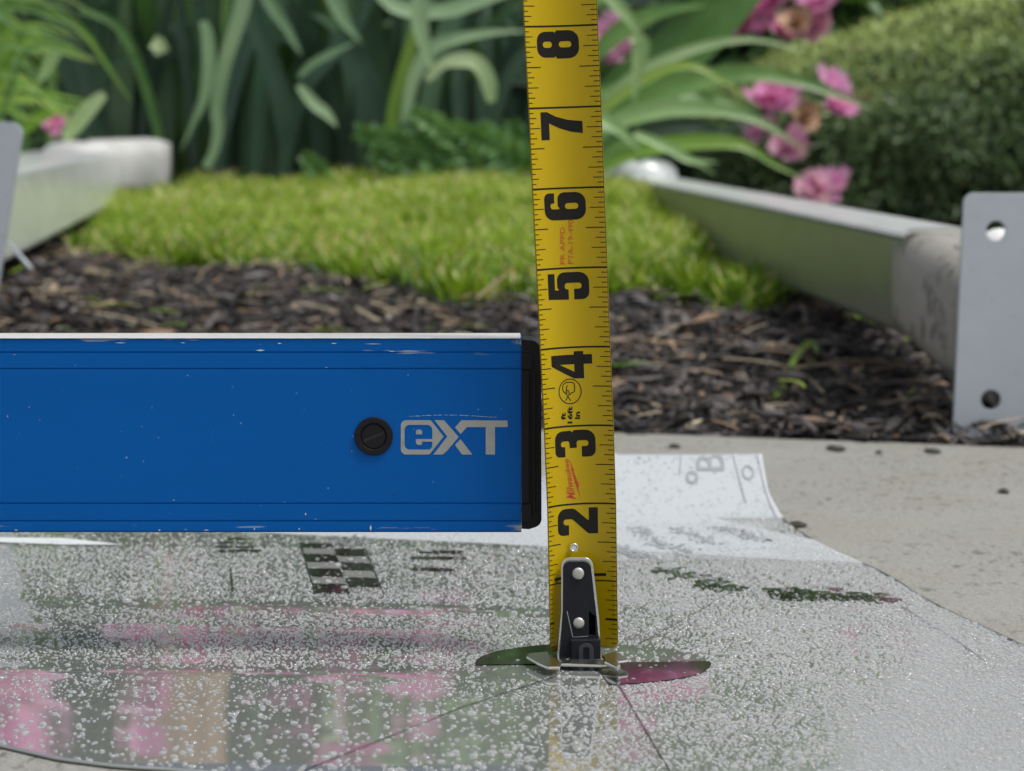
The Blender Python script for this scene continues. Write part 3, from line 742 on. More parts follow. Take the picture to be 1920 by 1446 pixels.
# withered blooms
for i, (px, py, Y, rp) in enumerate([(1492, 45, 4.4, 26), (1508, 222, 3.98, 24), (1182, 52, 4.4, 18)]):
    me = BL[i].copy(); me.materials.clear(); me.materials.append(M_WITHER)
    o = bpy.data.objects.new('withered_bloom', me); COL.objects.link(o); o.location = P(px, py, Y); s = rp * Y / F / .05; o.scale = (s, s, s); o.rotation_euler = (R(60), i, 0)
    tag(o, ['tan withered bloom high among the pink blooms', 'tan withered bloom beside the large magenta bloom right of the strap leaves', 'pale withered bloom just right of the tape top'][i], 'withered bloom')

# ------------------------------------------------------------------ clipped yew hedge at the right
hd = empty('yew_hedge', (.95, 5.1, .085))
tag(hd, 'rounded clipped yew hedge with sunlit top and dark front, at the right', 'hedge')
def hedge_surface(n, seed):
    g = np.random.default_rng(seed)
    x0, x1 = .27, 2.3
    def top(x): return .25 + .125 * np.clip((x - .33) / .5, 0, 1) ** .8
    V = []; 
    x = g.uniform(x0, x1, n); u = g.random(n)
    zt = top(x) + .02 * np.array([mnoise.noise(Vector((a * 5, 0, 3))) for a in x])
    front = u < .6
    # super-ellipse cross-section: angle from the front foot over the top
    th = np.where(front, g.uniform(0, .55 * math.pi, n), g.uniform(.4 * math.pi, .9 * math.pi, n))
    cy, ry = 4.9, .80
    py = cy - ry * np.sign(np.cos(th)) * np.abs(np.cos(th)) ** .55; pz = .00 + (zt - .00) * np.abs(np.sin(th)) ** .5
    endr = np.clip((x - x0) / .16, 0, 1) ** .5; py = cy + (py - cy) * (.55 + .45 * endr); pz = pz * (.70 + .30 * endr)
    nrm = np.stack([np.where(x < x0 + .1, -.6, 0), -np.cos(th), np.sin(th)], 1); nrm /= np.linalg.norm(nrm, axis=1)[:, None]
    dep = -g.exponential(.018, n) + .012
    lump = np.array([mnoise.noise(Vector((a * 9, b * 9, c * 9))) for a, b, c in zip(x, py, pz)])
    p = np.stack([x, py, pz], 1) + nrm * (dep + .035 * lump + .03 * np.array([mnoise.noise(Vector((a * 4, b * 4, c * 6))) for a, b, c in zip(x, py, pz)]))[:, None]
    ax = nrm * .55 + g.normal(size=(n, 3)) * .8; ax /= np.linalg.norm(ax, axis=1)[:, None]
    bx = np.cross(ax, nrm + g.normal(size=(n, 3)) * .3); bx /= np.linalg.norm(bx, axis=1)[:, None]
    L = g.uniform(.010, .026, n)[:, None]; w = g.uniform(.0018, .0036, n)[:, None]
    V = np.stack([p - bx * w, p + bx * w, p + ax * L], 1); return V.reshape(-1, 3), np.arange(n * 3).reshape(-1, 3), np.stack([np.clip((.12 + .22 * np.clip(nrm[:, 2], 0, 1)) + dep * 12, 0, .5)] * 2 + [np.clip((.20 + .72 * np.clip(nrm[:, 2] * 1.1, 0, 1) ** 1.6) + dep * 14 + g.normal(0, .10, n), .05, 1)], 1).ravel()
Vh, Th, tone_h = hedge_surface(160000, 3)  # tone painted by facing and depth: top lit, front and inside shaded
k = NT('yew_lit_top'); at = k.n('ShaderNodeAttribute', attribute_name='tone')
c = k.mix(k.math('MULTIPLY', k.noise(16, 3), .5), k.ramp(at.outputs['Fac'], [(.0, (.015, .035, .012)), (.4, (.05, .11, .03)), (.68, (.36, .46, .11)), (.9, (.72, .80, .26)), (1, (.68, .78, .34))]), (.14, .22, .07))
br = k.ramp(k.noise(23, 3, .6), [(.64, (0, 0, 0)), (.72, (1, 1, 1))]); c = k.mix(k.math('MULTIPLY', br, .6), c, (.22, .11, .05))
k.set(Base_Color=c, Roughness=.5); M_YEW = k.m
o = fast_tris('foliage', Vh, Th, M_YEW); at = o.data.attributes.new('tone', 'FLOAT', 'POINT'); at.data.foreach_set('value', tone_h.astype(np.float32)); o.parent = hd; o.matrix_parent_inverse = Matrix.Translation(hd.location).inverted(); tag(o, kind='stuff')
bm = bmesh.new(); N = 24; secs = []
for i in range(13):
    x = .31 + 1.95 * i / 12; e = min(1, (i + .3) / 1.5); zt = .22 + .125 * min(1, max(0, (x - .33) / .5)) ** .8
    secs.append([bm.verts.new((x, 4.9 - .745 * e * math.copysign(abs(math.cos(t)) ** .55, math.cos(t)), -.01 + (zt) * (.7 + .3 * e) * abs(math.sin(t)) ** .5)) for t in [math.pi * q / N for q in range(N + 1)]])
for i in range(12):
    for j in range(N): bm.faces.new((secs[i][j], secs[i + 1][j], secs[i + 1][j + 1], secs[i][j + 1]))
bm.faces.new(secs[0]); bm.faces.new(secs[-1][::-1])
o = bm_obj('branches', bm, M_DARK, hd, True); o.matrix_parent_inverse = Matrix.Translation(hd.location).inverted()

# ------------------------------------------------------------------ trees and shrubs behind the bed
def shrub(lab, centre, radii, n, seed, ls=.06, mat=M_BUSH, cat='shrub'):
    root = empty('shrub', (centre[0], centre[1], .085)); tag(root, lab, cat, 'dark shrubs at the back of the garden')
    leafcloud('foliage', n, centre, radii, mat, ls, root, seed, .5); core(centre, [q * .62 for q in radii], root, 'branches'); return root
shrub('dark shrub at the far left behind the irises', (-1.9, 6.6, .85), (.85, .55, 1.2), 26000, 41, .08)
shrub('dark shrub left of centre behind the peonies', (-.85, 6.9, .8), (.85, .5, 1.15), 26000, 42, .08)
shrub('dark shrub straight behind the tape', (.15, 6.9, .7), (.75, .5, 1.0), 22000, 43, .08)
shrub('dark shrub rising behind the hedge', (1.3, 7.6, .35), (.9, .5, .40), 8000, 44)
tk = empty('garden_tree', (-.64, 5.3, .085)); tag(tk, 'garden tree with brown bark trunk behind the peony bushes', 'tree')
bm = bmesh.new(); N = 20; ringsv = []
for i in range(30):
    z = .0 + i * .085; rad_ = .095 + .05 * math.exp(-z * 3) ; cx_ = -.64 + .03 * math.sin(z * 2)
    ringsv.append([bm.verts.new((cx_ + (rad_ + .008 * mnoise.noise((math.cos(a) * 3, math.sin(a) * 3, z * 2))) * math.cos(a), 5.3 + rad_ * math.sin(a), z)) for a in [2 * math.pi * q / N for q in range(N)]])
for i in range(29):
    for j in range(N): bm.faces.new((ringsv[i][j], ringsv[i][(j + 1) % N], ringsv[i + 1][(j + 1) % N], ringsv[i + 1][j]))
o = bm_obj('trunk', bm, M_BARK, tk, True); o.matrix_parent_inverse = Matrix.Translation(tk.location).inverted()
leafcloud('crown', 9000, (-.85, 6.1, 2.9), (1.5, 1.3, .9), M_BUSH, .11, tk, 51, .2)

# ------------------------------------------------------------------ wet laminated sheet on the slab
FOLD = 1.275; CR = .080; CA = R(46)
def sheet_right(y): return .119 - .162 * (min(y, FOLD + .04) - FOLD) + .0015 * math.sin(y * 40)
def sheet_near(x): return float(np.interp(x, [-.42, -.25, -.16, -.141, -.123, -.107, -.09, -.07, -.04, .3], [1.02, .90, .836, .814, .796, .787, .782, .775, .766, .72]))
def wave(x, y):
    n = mnoise.noise
    z = .00035 * n((x * 5 + 3, y * 8, 0)) + .00007 * n((x * 20, y * 17, 5)) + .00006 * n((x * 11 + y * 9, y * 30, 15)) + .00003 * n((x * 34, y * 34, 8))
    # creases running roughly across the sheet
    for (y0, sl, amp, wd, x0, x1) in ((1.055, -.12, .00022, .010, -.30, .05), (.925, -.07, .00034, .012, -.30, .02), (1.012, -.10, .00012, .007, -.2, .1), (.97, .02, .00010, .006, .05, .2)):
        q = y - y0 - sl * (x + .1); m_ = smooth01((x - x0) / .08) * smooth01((x1 - x) / .10)
        z += amp * (.35 + .65 * abs(n((x * 9, y0 * 9, 2)) * 2)) * .7 * m_ * math.exp(-(q / wd) ** 2)
    return z
def SH(x, s, off=0.0):
    """sheet surface point: s is the distance along the sheet (equals y up to the curl)"""
    if s <= FOLD: return Vector((x, s, .0010 + wave(x, s) + off))
    kf = .06 + .94 * smooth01((x + .015) / .055)
    a = min(CA, (s - FOLD) / CR) * kf; extra = 0
    if kf < .999:
        Rk = CR / kf; w = wave(x, FOLD)
        return Vector((x, FOLD + Rk * math.sin(a) - off * math.sin(a), .0010 + w + Rk * (1 - math.cos(a)) + off * math.cos(a)))
    w = wave(x, FOLD)
    y = FOLD + CR * math.sin(a) + extra * math.cos(CA); z = .0010 + w + CR * (1 - math.cos(a)) + extra * math.sin(CA)
    return Vector((x, y - off * math.sin(a), z + off * math.cos(a)))
SMAX = FOLD + CR * CA
k = NT('laminated_wet_sheet')
sep = k.n('ShaderNodeSeparateXYZ'); k.l(k.coord(), sep.inputs[0])
e = k.math('ADD', k.math('ADD', sep.outputs[1], k.math('MULTIPLY', sep.outputs[0], .36)), k.math('MULTIPLY', k.math('SUBTRACT', k.noise(30, 2), .5), .006))
mask = k.math('MULTIPLY', k.math('SUBTRACT', e, 1.2100), 250.0); mask.node.use_clamp = True
rl_ = k.math('MULTIPLY', k.math('SUBTRACT', .1085, k.math('ADD', sep.outputs[0], k.math('MULTIPLY', k.math('SUBTRACT', sep.outputs[1], 1.26), .6))), 300.0); rl_.node.use_clamp = True
up_ = k.math('MULTIPLY', k.math('SUBTRACT', sep.outputs[1], 1.287), 300.0); up_.node.use_clamp = True
mask = k.math('MAXIMUM', k.math('MULTIPLY', mask, rl_), up_)
base = k.mix(k.noise(9, 4, .6), (.20, .215, .20), (.28, .295, .28))
base = k.mix(mask, base, (.44, .47, .49))
k.set(Base_Color=base, Roughness=k.math('ADD', .03, k.math('MULTIPLY', mask, .5))); k.b.inputs['IOR'].default_value = 1.5
k.l(k.math('SUBTRACT', 1.0, k.math('MULTIPLY', mask, .92)), k.b.inputs['Coat Weight']); k.b.inputs['Coat Roughness'].default_value = .03; k.b.inputs['Coat IOR'].default_value = 1.5
b1 = k.n('ShaderNodeBump'); b1.inputs['Strength'].default_value = .018; b1.inputs['Distance'].default_value = .0004
k.l(k.noise(26, 3, .5, sc=(.5, 2.2, 1)), b1.inputs['Height']); k.l(b1.outputs[0], k.b.inputs['Coat Normal']); k.l(b1.outputs[0], k.b.inputs['Normal'])
M_SHEET = k.m
nx_, ns = 150, 230
V = []; Fq = []
for j in range(ns + 1):
    for i in range(nx_ + 1):
        u = i / nx_; t = j / ns
        # solve x on the right edge for this row
        s_guess = .80 + (SMAX - .80) * t
        x = -.42 + (sheet_right(s_guess) + .42) * u
        s0 = sheet_near(x); s_ = s0 + (SMAX - s0) * t
        x = -.42 + (sheet_right(s_) + .42) * u
        V.append(SH(x, s_))
for j in range(ns):
    for i in range(nx_): a = j * (nx_ + 1) + i; Fq.append((a, a + 1, a + nx_ + 2, a + nx_ + 1))
sheet = empty('printed_sheet', (0, 1.0, .0))
tag(sheet, 'glossy rain-wet laminated target sheet with white margin, lying under the tape', 'target sheet')
def kids(o, root=sheet): o.parent = root; o.matrix_parent_inverse = Matrix.Translation(root.location).inverted(); return o
o = mesh('sheet_film', V, Fq, M_SHEET, smooth=True); kids(o)
md = o.modifiers.new('thick', 'SOLIDIFY'); md.thickness = .0006; md.offset = -1

k = NT('black_print'); k.set(Base_Color=k.mix(k.noise(80, 3), (.012, .012, .012), (.03, .03, .03)), Roughness=.1)
k.b.inputs['Coat Weight'].default_value = 1; k.b.inputs['Coat Roughness'].default_value = .03; M_INKG = k.m
M_GREYINK = simple('faded_grey_print', (.27, .29, .31), .35, coat=.6)
M_WHITEP = simple('white_print', (.42, .43, .42), .1, coat=1)
def sheet_print(name, v2, f, mat, off=.00030, gridstep=.0023):
    bm = bmesh.new(); vs = [bm.verts.new((x, y, 0)) for x, y in v2]
    for q in f:
        try: bm.faces.new([vs[i] for i in q])
        except ValueError: pass
    a = np.array(v2); lo, hi = a.min(0), a.max(0)
    for ax_ in (0, 1):
        t = lo[ax_] + gridstep
        while t < hi[ax_]:
            co_ = [0, 0, 0]; co_[ax_] = t; no = [0, 0, 0]; no[ax_] = 1
            bmesh.ops.bisect_plane(bm, geom=bm.verts[:] + bm.edges[:] + bm.faces[:], plane_co=co_, plane_no=no); t += gridstep
    for v in bm.verts: v.co = SH(v.co.x, v.co.y, off)
    bmesh.ops.recalc_face_normals(bm, faces=bm.faces)
    for f_ in bm.faces:
        if f_.normal.z < 0: f_.normal_flip()
    return kids(bm_obj(name, bm, mat, None, True))
def g2(px, py): q = G(px, py, .0025); return (q.x, q.y)
# checker pattern, dark and light cells
cols_ = [((565, 563), (1012, 0)), ]
rowsL = [(305, 110, 590, 150), (335, 210, 640, 275), (375, 340, 680, 410), (415, 480, 740, 560)]
rowsR = [(610, 155, 890, 222), (660, 285, 945, 350), (710, 420, 1005, 500)]
def z7(x, y): return (500 + x / 4.8, 990 + y / 4.8)
def quadcell(x0, y0, x1, y1, nm, mat):
    k_ = .30 * (y1 - y0)
    p = [z7(x0 - 0, y0), z7(x1 - 18, y0 + 6), z7(x1 + 8, y1 + 3), z7(x0 + k_ + 4, y1)]
    v2 = [g2(*q) for q in p]; sheet_print(nm, v2, [(3, 2, 1, 0)], mat)
for c_ in rowsL + rowsR: quadcell(*c_, 'checker_square', M_INKG)
for a_, b_ in zip(rowsL[:-1], rowsL[1:]): quadcell(a_[0] + 22, a_[3] + 6, a_[2] + 22, b_[1] - 4, 'light_checker_square', M_WHITEP)
for a_, b_ in zip(rowsR[:-1], rowsR[1:]): quadcell(a_[0] + 22, a_[3] + 6, a_[2] + 22, b_[1] - 4, 'light_checker_square', M_WHITEP)
def gline(pts, w, nm='printed_line', mat=M_INKG, off=.00034):
    v2, f = stroke_loops([g2(*q) for q in pts], w); return sheet_print(nm, v2, f, mat, off)
gline([z7(300, 105), z7(435, 570)], .0005); gline([z7(885, 160), z7(1055, 575)], .0005)
# quartered round target under the tape hook
tc = G(1112, 1239, .002); TR = .0375
def arcpts(a0, a1, r_, n=26): return [(tc.x + r_ * math.cos(R(a0 + (a1 - a0) * i / n)), tc.y + r_ * math.sin(R(a0 + (a1 - a0) * i / n)) * .98) for i in range(n + 1)]
for (a0, a1) in ((96, 186), (276, 366)):
    v, f = flat([[(tc.x, tc.y)] + arcpts(a0, a1, TR)]); sheet_print('target_quadrant', v, f, M_INKG)
gline([(1150, 1262), (1185, 1318), (1262, 1446), (1280, 1480)], .00045)
gline([(1040, 1262), (860, 1320), (720, 1376), (560, 1440)], .0005)
gline([(1190, 1205), (1290, 1150), (1420, 1075)], .0003); gline([(1690, 1130), (1790, 1190), (1850, 1235)], .0005)
gline([(432, 1060), (436, 1105)], .0008)
v2 = [g2(*q) for q in ((-60, 1001.5), (120, 1003.5), (232, 1016), (120, 1015.5), (-60, 1009))]
sheet_print('white_strip', v2, [(4, 3, 2, 1, 0)], simple('white_paper_strip', (.62, .65, .67), .5))
def dashes(px0, py0, px1, py1, rows, cols, seed, hw=(.002, .005), mat=M_GREYINK):
    """rows of small illegible marks inside a screen-aligned box of the sheet"""
    r = random.Random(seed); V = []; Fq = []
    a = g2(px0, py0); b = g2(px1, py0); c = g2(px0, py1)
    for i in range(rows):
        for j in range(cols):
            if r.random() < .25: continue
            u = (j + r.random() * .5) / cols; t = (i + .2) / rows
            x = a[0] + (b[0] - a[0]) * u + (c[0] - a[0]) * t; y = a[1] + (c[1] - a[1]) * t + (b[1] - a[1]) * u
            w, h = r.uniform(*hw), abs(c[1] - a[1]) / rows * r.uniform(.35, .6); s = len(V); sk = r.uniform(-.3, .3) * h
            V += [(x, y), (x + w, y), (x + w + sk, y + h), (x + sk, y + h)]; Fq.append((s, s + 1, s + 2, s + 3))
    return sheet_print('printed_text', V, Fq, mat)
dashes(402, 1005, 455, 1036, 4, 3, 1, (.006, .011), M_INKG)
dashes(765, 1030, 830, 1074, 4, 2, 2, (.010, .016), M_INKG)
def dgroup(pts, n, seed, spread, size=(.0006, .0018), mat=M_GREYINK):
    r = random.Random(seed); V = []; Fq = []
    for k_ in range(n):
        t = r.random() * (len(pts) - 1); i = min(len(pts) - 2, int(t)); u = t - i
        px = pts[i][0] * (1 - u) + pts[i + 1][0] * u + r.gauss(0, spread); py = pts[i][1] * (1 - u) + pts[i + 1][1] * u + r.gauss(0, spread * .28)
        x, y = g2(px, py); w = r.uniform(*size); h = r.uniform(.0015, .004) * (size[1] / .0018) ** .6; s = len(V)
        if y > FOLD - .01: continue
        V += [(x, y), (x + w, y), (x + w, y + h), (x, y + h)]; Fq.append((s, s + 1, s + 2, s + 3))
    return sheet_print('printed_text', V, Fq, mat, gridstep=.0023)
dgroup([(1180, 978), (1230, 1010), (1290, 1035)], 150, 3, 13)
dgroup([(1260, 985), (1300, 1000), (1330, 1012)], 70, 4, 9)
dgroup([(1345, 985), (1380, 990), (1430, 1010)], 90, 5, 11, mat=M_INKG)
dgroup([(1150, 1018), (1180, 1030), (1220, 1040)], 110, 6, 10)
dgroup([(1240, 1062), (1310, 1080), (1360, 1100)], 90, 8, 16, (.0015, .004), M_INKG)
dgroup([(1470, 1105), (1540, 1112), (1640, 1118)], 150, 9, 12, (.002, .006), M_INKG)
dgroup([(1430, 1100), (1470, 1120)], 20, 10, 6, (.004, .008), M_INKG)
dgroup([(620, 1005), (700, 1010)], 40, 11, 14, (.0008, .002))
# letters on the curled-up margin, reading sideways
def S_of(px, py):
    """sheet coordinate (x, s) seen at this place on the curl"""
    best = None
    for i in range(400):
        s = FOLD - .06 + (SMAX - FOLD + .06) * i / 399; q = SH(0, s); yy = q.y; pz = q.z
        pyy = 723 - F * ((Vector((0, yy, pz - CAM_Z))).dot(CU) / (Vector((0, yy, pz - CAM_Z))).dot(CF))
        if best is None or abs(pyy - py) < best[0]: best = (abs(pyy - py), s, yy)
    return ((px - 960) / F * best[2], best[1])
def side_letter(s_, pxl, pxr, pyt, pyb, mat, bold=.01):
    v, f = flat_text(s_, bold)
    xl, sb = S_of(pxl, pyb); xr, st_ = S_of(pxr, pyt)
    v2 = [(xr - (xr - xl) * y, sb + (st_ - sb) * x) for x, y in v]
    return sheet_print('printed_letter', v2, f, mat, .0003, .0023)
side_letter('B', 1307, 1357, 923, 937, M_GREYINK, .0); side_letter('o', 1288, 1310, 937, 947, M_GREYINK, .01); side_letter('O', 1394, 1414, 933, 944, M_GREYINK, 0)
def curl_line(pts, w=.0006):
    v2, f = stroke_loops([S_of(*q) for q in pts], w); sheet_print('printed_line', v2, f, M_GREYINK, .0003, .0023)
curl_line([(1275, 940), (1278, 908), (1374, 907), (1384, 938), (1402, 962)]); curl_line([(1384, 910), (1420, 908), (1436, 950), (1460, 975)]); curl_line([(1160, 903), (1275, 906)])

# ---- rain drops on the sheet: domes instanced on scattered points
def drops(n_try, seed):
    g = np.random.default_rng(seed); out = []
    cell = .0012
    occ = {}
    for k_ in range(n_try):
        x = g.uniform(-.26, .22); s = g.uniform(.752, SMAX - .002)
        q = SH(x, s)
        if abs(x) > .182 * q.y + .012: continue
        if x > sheet_right(s) - .0015 or s < sheet_near(x) + .002: continue
        # density
        d = 1.0
        lft = 1 - smooth01((x + .045 + .25 * mnoise.noise((x * 9, s * 9, 7)) * .2) / .11)
        d *= 1 - lft * (1 - (.07 + .63 * smooth01((s - .845) / .13)))
        sp_f = .45 + .55 * smooth01((x - .02 + .10 * mnoise.noise((x * 12, s * 12, 9))) / .09)
        d *= sp_f * (1 - .22 * smooth01((x - .02) / .05))
        c = s - 1.055 + .12 * (x + .1)
        if abs(c) < .012 and x < .03: d *= .25
        c = s - .925 + .07 * (x + .1)
        if abs(c) < .010 and x < .0: d *= .35
        if s > FOLD - .07: d *= .35
        if s > 1.2117 - .36 * x and x < .108: d *= .4
        el = ((x - tc.x) / TR) ** 2 + ((s - tc.y) / TR) ** 2
        if el < 1: d *= .13
        d *= .8 + .5 * mnoise.noise((x * 30, s * 30, 2))
        if g.random() > d: continue
        dense = .0 if d < .4 else 1
        r_ = float(np.clip(g.lognormal(math.log(.00030 + .00015 * (sp_f - .45) / .55 + .00022 * lft * (1 - smooth01((s - .84) / .06))), .45), .00014, .0012))
        if g.random() < .005: r_ = g.uniform(.0008, .0014)
        ci, cj = int(x / cell), int(s / cell); bad = False
        for a in ((-1, 0, 1) if r_ < .0006 else (-2, -1, 0, 1, 2)):
            for b in ((-1, 0, 1) if r_ < .0006 else (-2, -1, 0, 1, 2)):
                for (xx, ss, rr) in occ.get((ci + a, cj + b), ()):
                    if (xx - x) ** 2 + (ss - s) ** 2 < ((rr + r_) * .98) ** 2: bad = True; break
        if bad: continue
        occ.setdefault((ci, cj), []).append((x, s, r_)); out.append((q.x, q.y, q.z + .00005, r_, max(0, s - FOLD) / CR))
    return np.array(out)
D = drops(560000, 5)
pm = bpy.data.meshes.new('rain_drops'); pm.vertices.add(len(D)); pm.vertices.foreach_set('co', D[:, :3].astype(np.float32).ravel())
at = pm.attributes.new('rad', 'FLOAT', 'POINT'); at.data.foreach_set('value', D[:, 3].astype(np.float32))
at = pm.attributes.new('tip', 'FLOAT', 'POINT'); at.data.foreach_set('value', np.minimum(D[:, 4], CA).astype(np.float32))
k = NT('rain_water')
k.set(Base_Color=(1, 1, 1), Roughness=.0); k.b.inputs['IOR'].default_value = 1.33; k.b.inputs['Transmission Weight'].default_value = 1
df = k.n('ShaderNodeBsdfPrincipled'); df.inputs['Base Color'].default_value = (.95, .97, .98, 1); df.inputs['Roughness'].default_value = .05; df.inputs['IOR'].default_value = 1.33
lw = k.n('ShaderNodeLayerWeight'); lw.inputs['Blend'].default_value = .5
fac = k.ramp(lw.outputs['Facing'], [(.0, (.62,) * 3), (.45, (.74,) * 3), (.72, (.40,) * 3), (.92, (.10,) * 3)])
tp = k.n('ShaderNodeBsdfTransparent'); tp.inputs[0].default_value = (.86, .88, .88, 1); ms = k.n('ShaderNodeMixShader')
k.l(fac, ms.inputs[0]); k.l(tp.outputs[0], ms.inputs[1]); k.l(df.outputs[0], ms.inputs[2])
gl = k.n('ShaderNodeBsdfGlass'); gl.inputs['IOR'].default_value = 1.333; gl.inputs['Roughness'].default_value = 0
df.inputs['Base Color'].default_value = (1, 1, 1, 1); ms.inputs[0].default_value = .22
for l_ in list(ms.inputs[0].links): k.t.links.remove(l_)
k.l(gl.outputs[0], ms.inputs[1]); k.l(ms.outputs[0], k.out.inputs[0])
M_WATER = k.m
gnt = bpy.data.node_groups.new('drops', 'GeometryNodeTree')
gnt.interface.new_socket('Geometry', in_out='INPUT', socket_type='NodeSocketGeometry'); gnt.interface.new_socket('Geometry', in_out='OUTPUT', socket_type='NodeSocketGeometry')
N_ = gnt.nodes; gi = N_.new('NodeGroupInput'); go = N_.new('NodeGroupOutput')
us = N_.new('GeometryNodeMeshUVSphere'); us.inputs['Segments'].default_value = 12; us.inputs['Rings'].default_value = 8; us.inputs['Radius'].default_value = 1
sm = N_.new('GeometryNodeSetShadeSmooth'); mt = N_.new('GeometryNodeSetMaterial'); mt.inputs['Material'].default_value = M_WATER
ip = N_.new('GeometryNodeInstanceOnPoints'); na = N_.new('GeometryNodeInputNamedAttribute'); na.data_type = 'FLOAT'; na.inputs['Name'].default_value = 'rad'
nb = N_.new('GeometryNodeInputNamedAttribute'); nb.data_type = 'FLOAT'; nb.inputs['Name'].default_value = 'tip'
rv = N_.new('FunctionNodeRandomValue'); rv.data_type = 'FLOAT_VECTOR'; rv.inputs[0].default_value = (.8, .85, .5); rv.inputs[1].default_value = (1.35, 1.2, .75)
vm = N_.new('ShaderNodeVectorMath'); vm.operation = 'SCALE'; cx_ = N_.new('ShaderNodeCombineXYZ')
L_ = gnt.links.new
L_(us.outputs[0], sm.inputs[0]); L_(sm.outputs[0], mt.inputs[0]); L_(gi.outputs[0], ip.inputs['Points']); L_(mt.outputs[0], ip.inputs['Instance'])
L_(rv.outputs[0], vm.inputs[0]); L_(na.outputs[0], vm.inputs['Scale']); L_(vm.outputs[0], ip.inputs['Scale'])
L_(nb.outputs[0], cx_.inputs[0]); L_(cx_.outputs[0], ip.inputs['Rotation']); L_(ip.outputs[0], go.inputs[0])
dr = link('rain_drops', pm, M_WATER); mdn = dr.modifiers.new('drops', 'NODES'); mdn.node_group = gnt
tag(dr, 'clear rain drops beading all over the glossy sheet', 'rain drops', kind='stuff')

# ------------------------------------------------------------------ tape measure
k = NT('yellow_tape'); c = k.mix(k.noise(25, 4, .6, sc=(2, 2, .4)), (.47, .325, .000), (.55, .385, .001))
dirt = k.ramp(k.noise(240, 4, .7), [(.66, (0, 0, 0)), (.78, (1, 1, 1))]); c = k.mix(k.math('MULTIPLY', dirt, .5), c, (.30, .18, .02))
k.set(Base_Color=c, Roughness=.38); k.b.inputs['Coat Weight'].default_value = .35; k.b.inputs['Specular IOR Level'].default_value = .22; k.b.inputs['Coat Roughness'].default_value = .12
k.bump(k.noise(160, 3, .5, sc=(1, 1, .2)), .05, .0003); M_YEL = k.m
M_INK = simple('tape_black_ink', (.010, .009, .007), .38, spec=.25, coat=.05)
M_RED = simple('tape_red_ink', (.50, .055, .02), .45)
M_EDGE = simple('tape_back', (.25, .17, .02), .5)
YV = [0, 1, 2, 3, 4, 5, 6, 7, 8, 9]; YP = [1240, 1092, 945, 798.5, 652, 504, 355.5, 206.5, 57, -93]
CX = ([0, .3, 2, 3, 4, 5, 6, 7, 8.4, 12, 20], [.0224, .0224, .0215, .0205, .0193, .0182, .0170, .0159, .0141, .0095, .0])
INCH = .02545
def tape_frame(v):
    x = float(np.interp(v, *CX)); y = .9605 - .0019 * v; z = -.0007 + INCH * v
    phi = float(np.interp(v, [0, 2, 8, 12], [.90, .88, .70, .6])); return x, y, z, phi
PSI = R(10)
def TP(v, u, off=0.0):
    """point of the tape: v inches up, u metres of arc across (right +), off metres towards the reader"""
    x, y, z, phi = tape_frame(v); Rr = .0127 / phi; a = u / Rr
    lx = (Rr - off) * math.sin(a); ly = -(Rr - (Rr - off) * math.cos(a))
    c, s = math.cos(PSI), math.sin(PSI)
    wx = lx * c - ly * s * 1; wy = lx * s + ly * c
    return Vector((x + wx, y + wy, z + lx * math.sin(R(1.9)) ))
def T_uv(px, py):
    v = float(np.interp(-py, [-q for q in YP], YV))
    for _ in range(3):
        x, y, z, phi = tape_frame(v); c = TP(v, 0); pc = 960 + F * c.x / (Vector((0, c.y, c.z - CAM_Z)).dot(CF)); dx = px - pc
        v = float(np.interp(-(py - (-.045 * dx)), [-q for q in YP], YV))
    sc = F / (Vector((0, .957, z - CAM_Z)).dot(CF)); Rr = .0127 / phi
    return v, Rr * math.asin(max(-.99, min(.99, dx / sc / math.cos(PSI) / Rr)))
tape = empty('tape_measure', (.0229, .96, .002))
tag(tape, 'yellow steel tape measure standing upright on its hook beside the blue level', 'tape measure')
def kt(o, root=tape): o.parent = root; o.matrix_parent_inverse = Matrix.Translation(root.location).inverted(); return o
NV, NU = 150, 24; vmax = 15.0; V = []; Fq = []
vlist = [0.125 + (vmax - .125) * i / NV for i in range(NV + 1)]
for v_ in vlist:
    for j in range(NU + 1):
        u = -.0127 + .0254 * j / NU; vv = v_
        if v_ == vlist[0]:   # rounded lower corners
            d = .0127 - abs(u); vv = v_ + (max(0, .0018 - d) ** 2 / .0018) / .0254 * 1.0
        V.append(TP(vv, u))
for i in range(NV):
    for j in range(NU): a = i * (NU + 1) + j; Fq.append((a, a + 1, a + NU + 2, a + NU + 1))
bl = kt(mesh('blade', V, Fq, M_YEL, smooth=True)); md = bl.modifiers.new('t', 'SOLIDIFY'); md.thickness = .00025; md.offset = -1
bl.data.materials.append(M_EDGE); md.material_offset_rim = 1
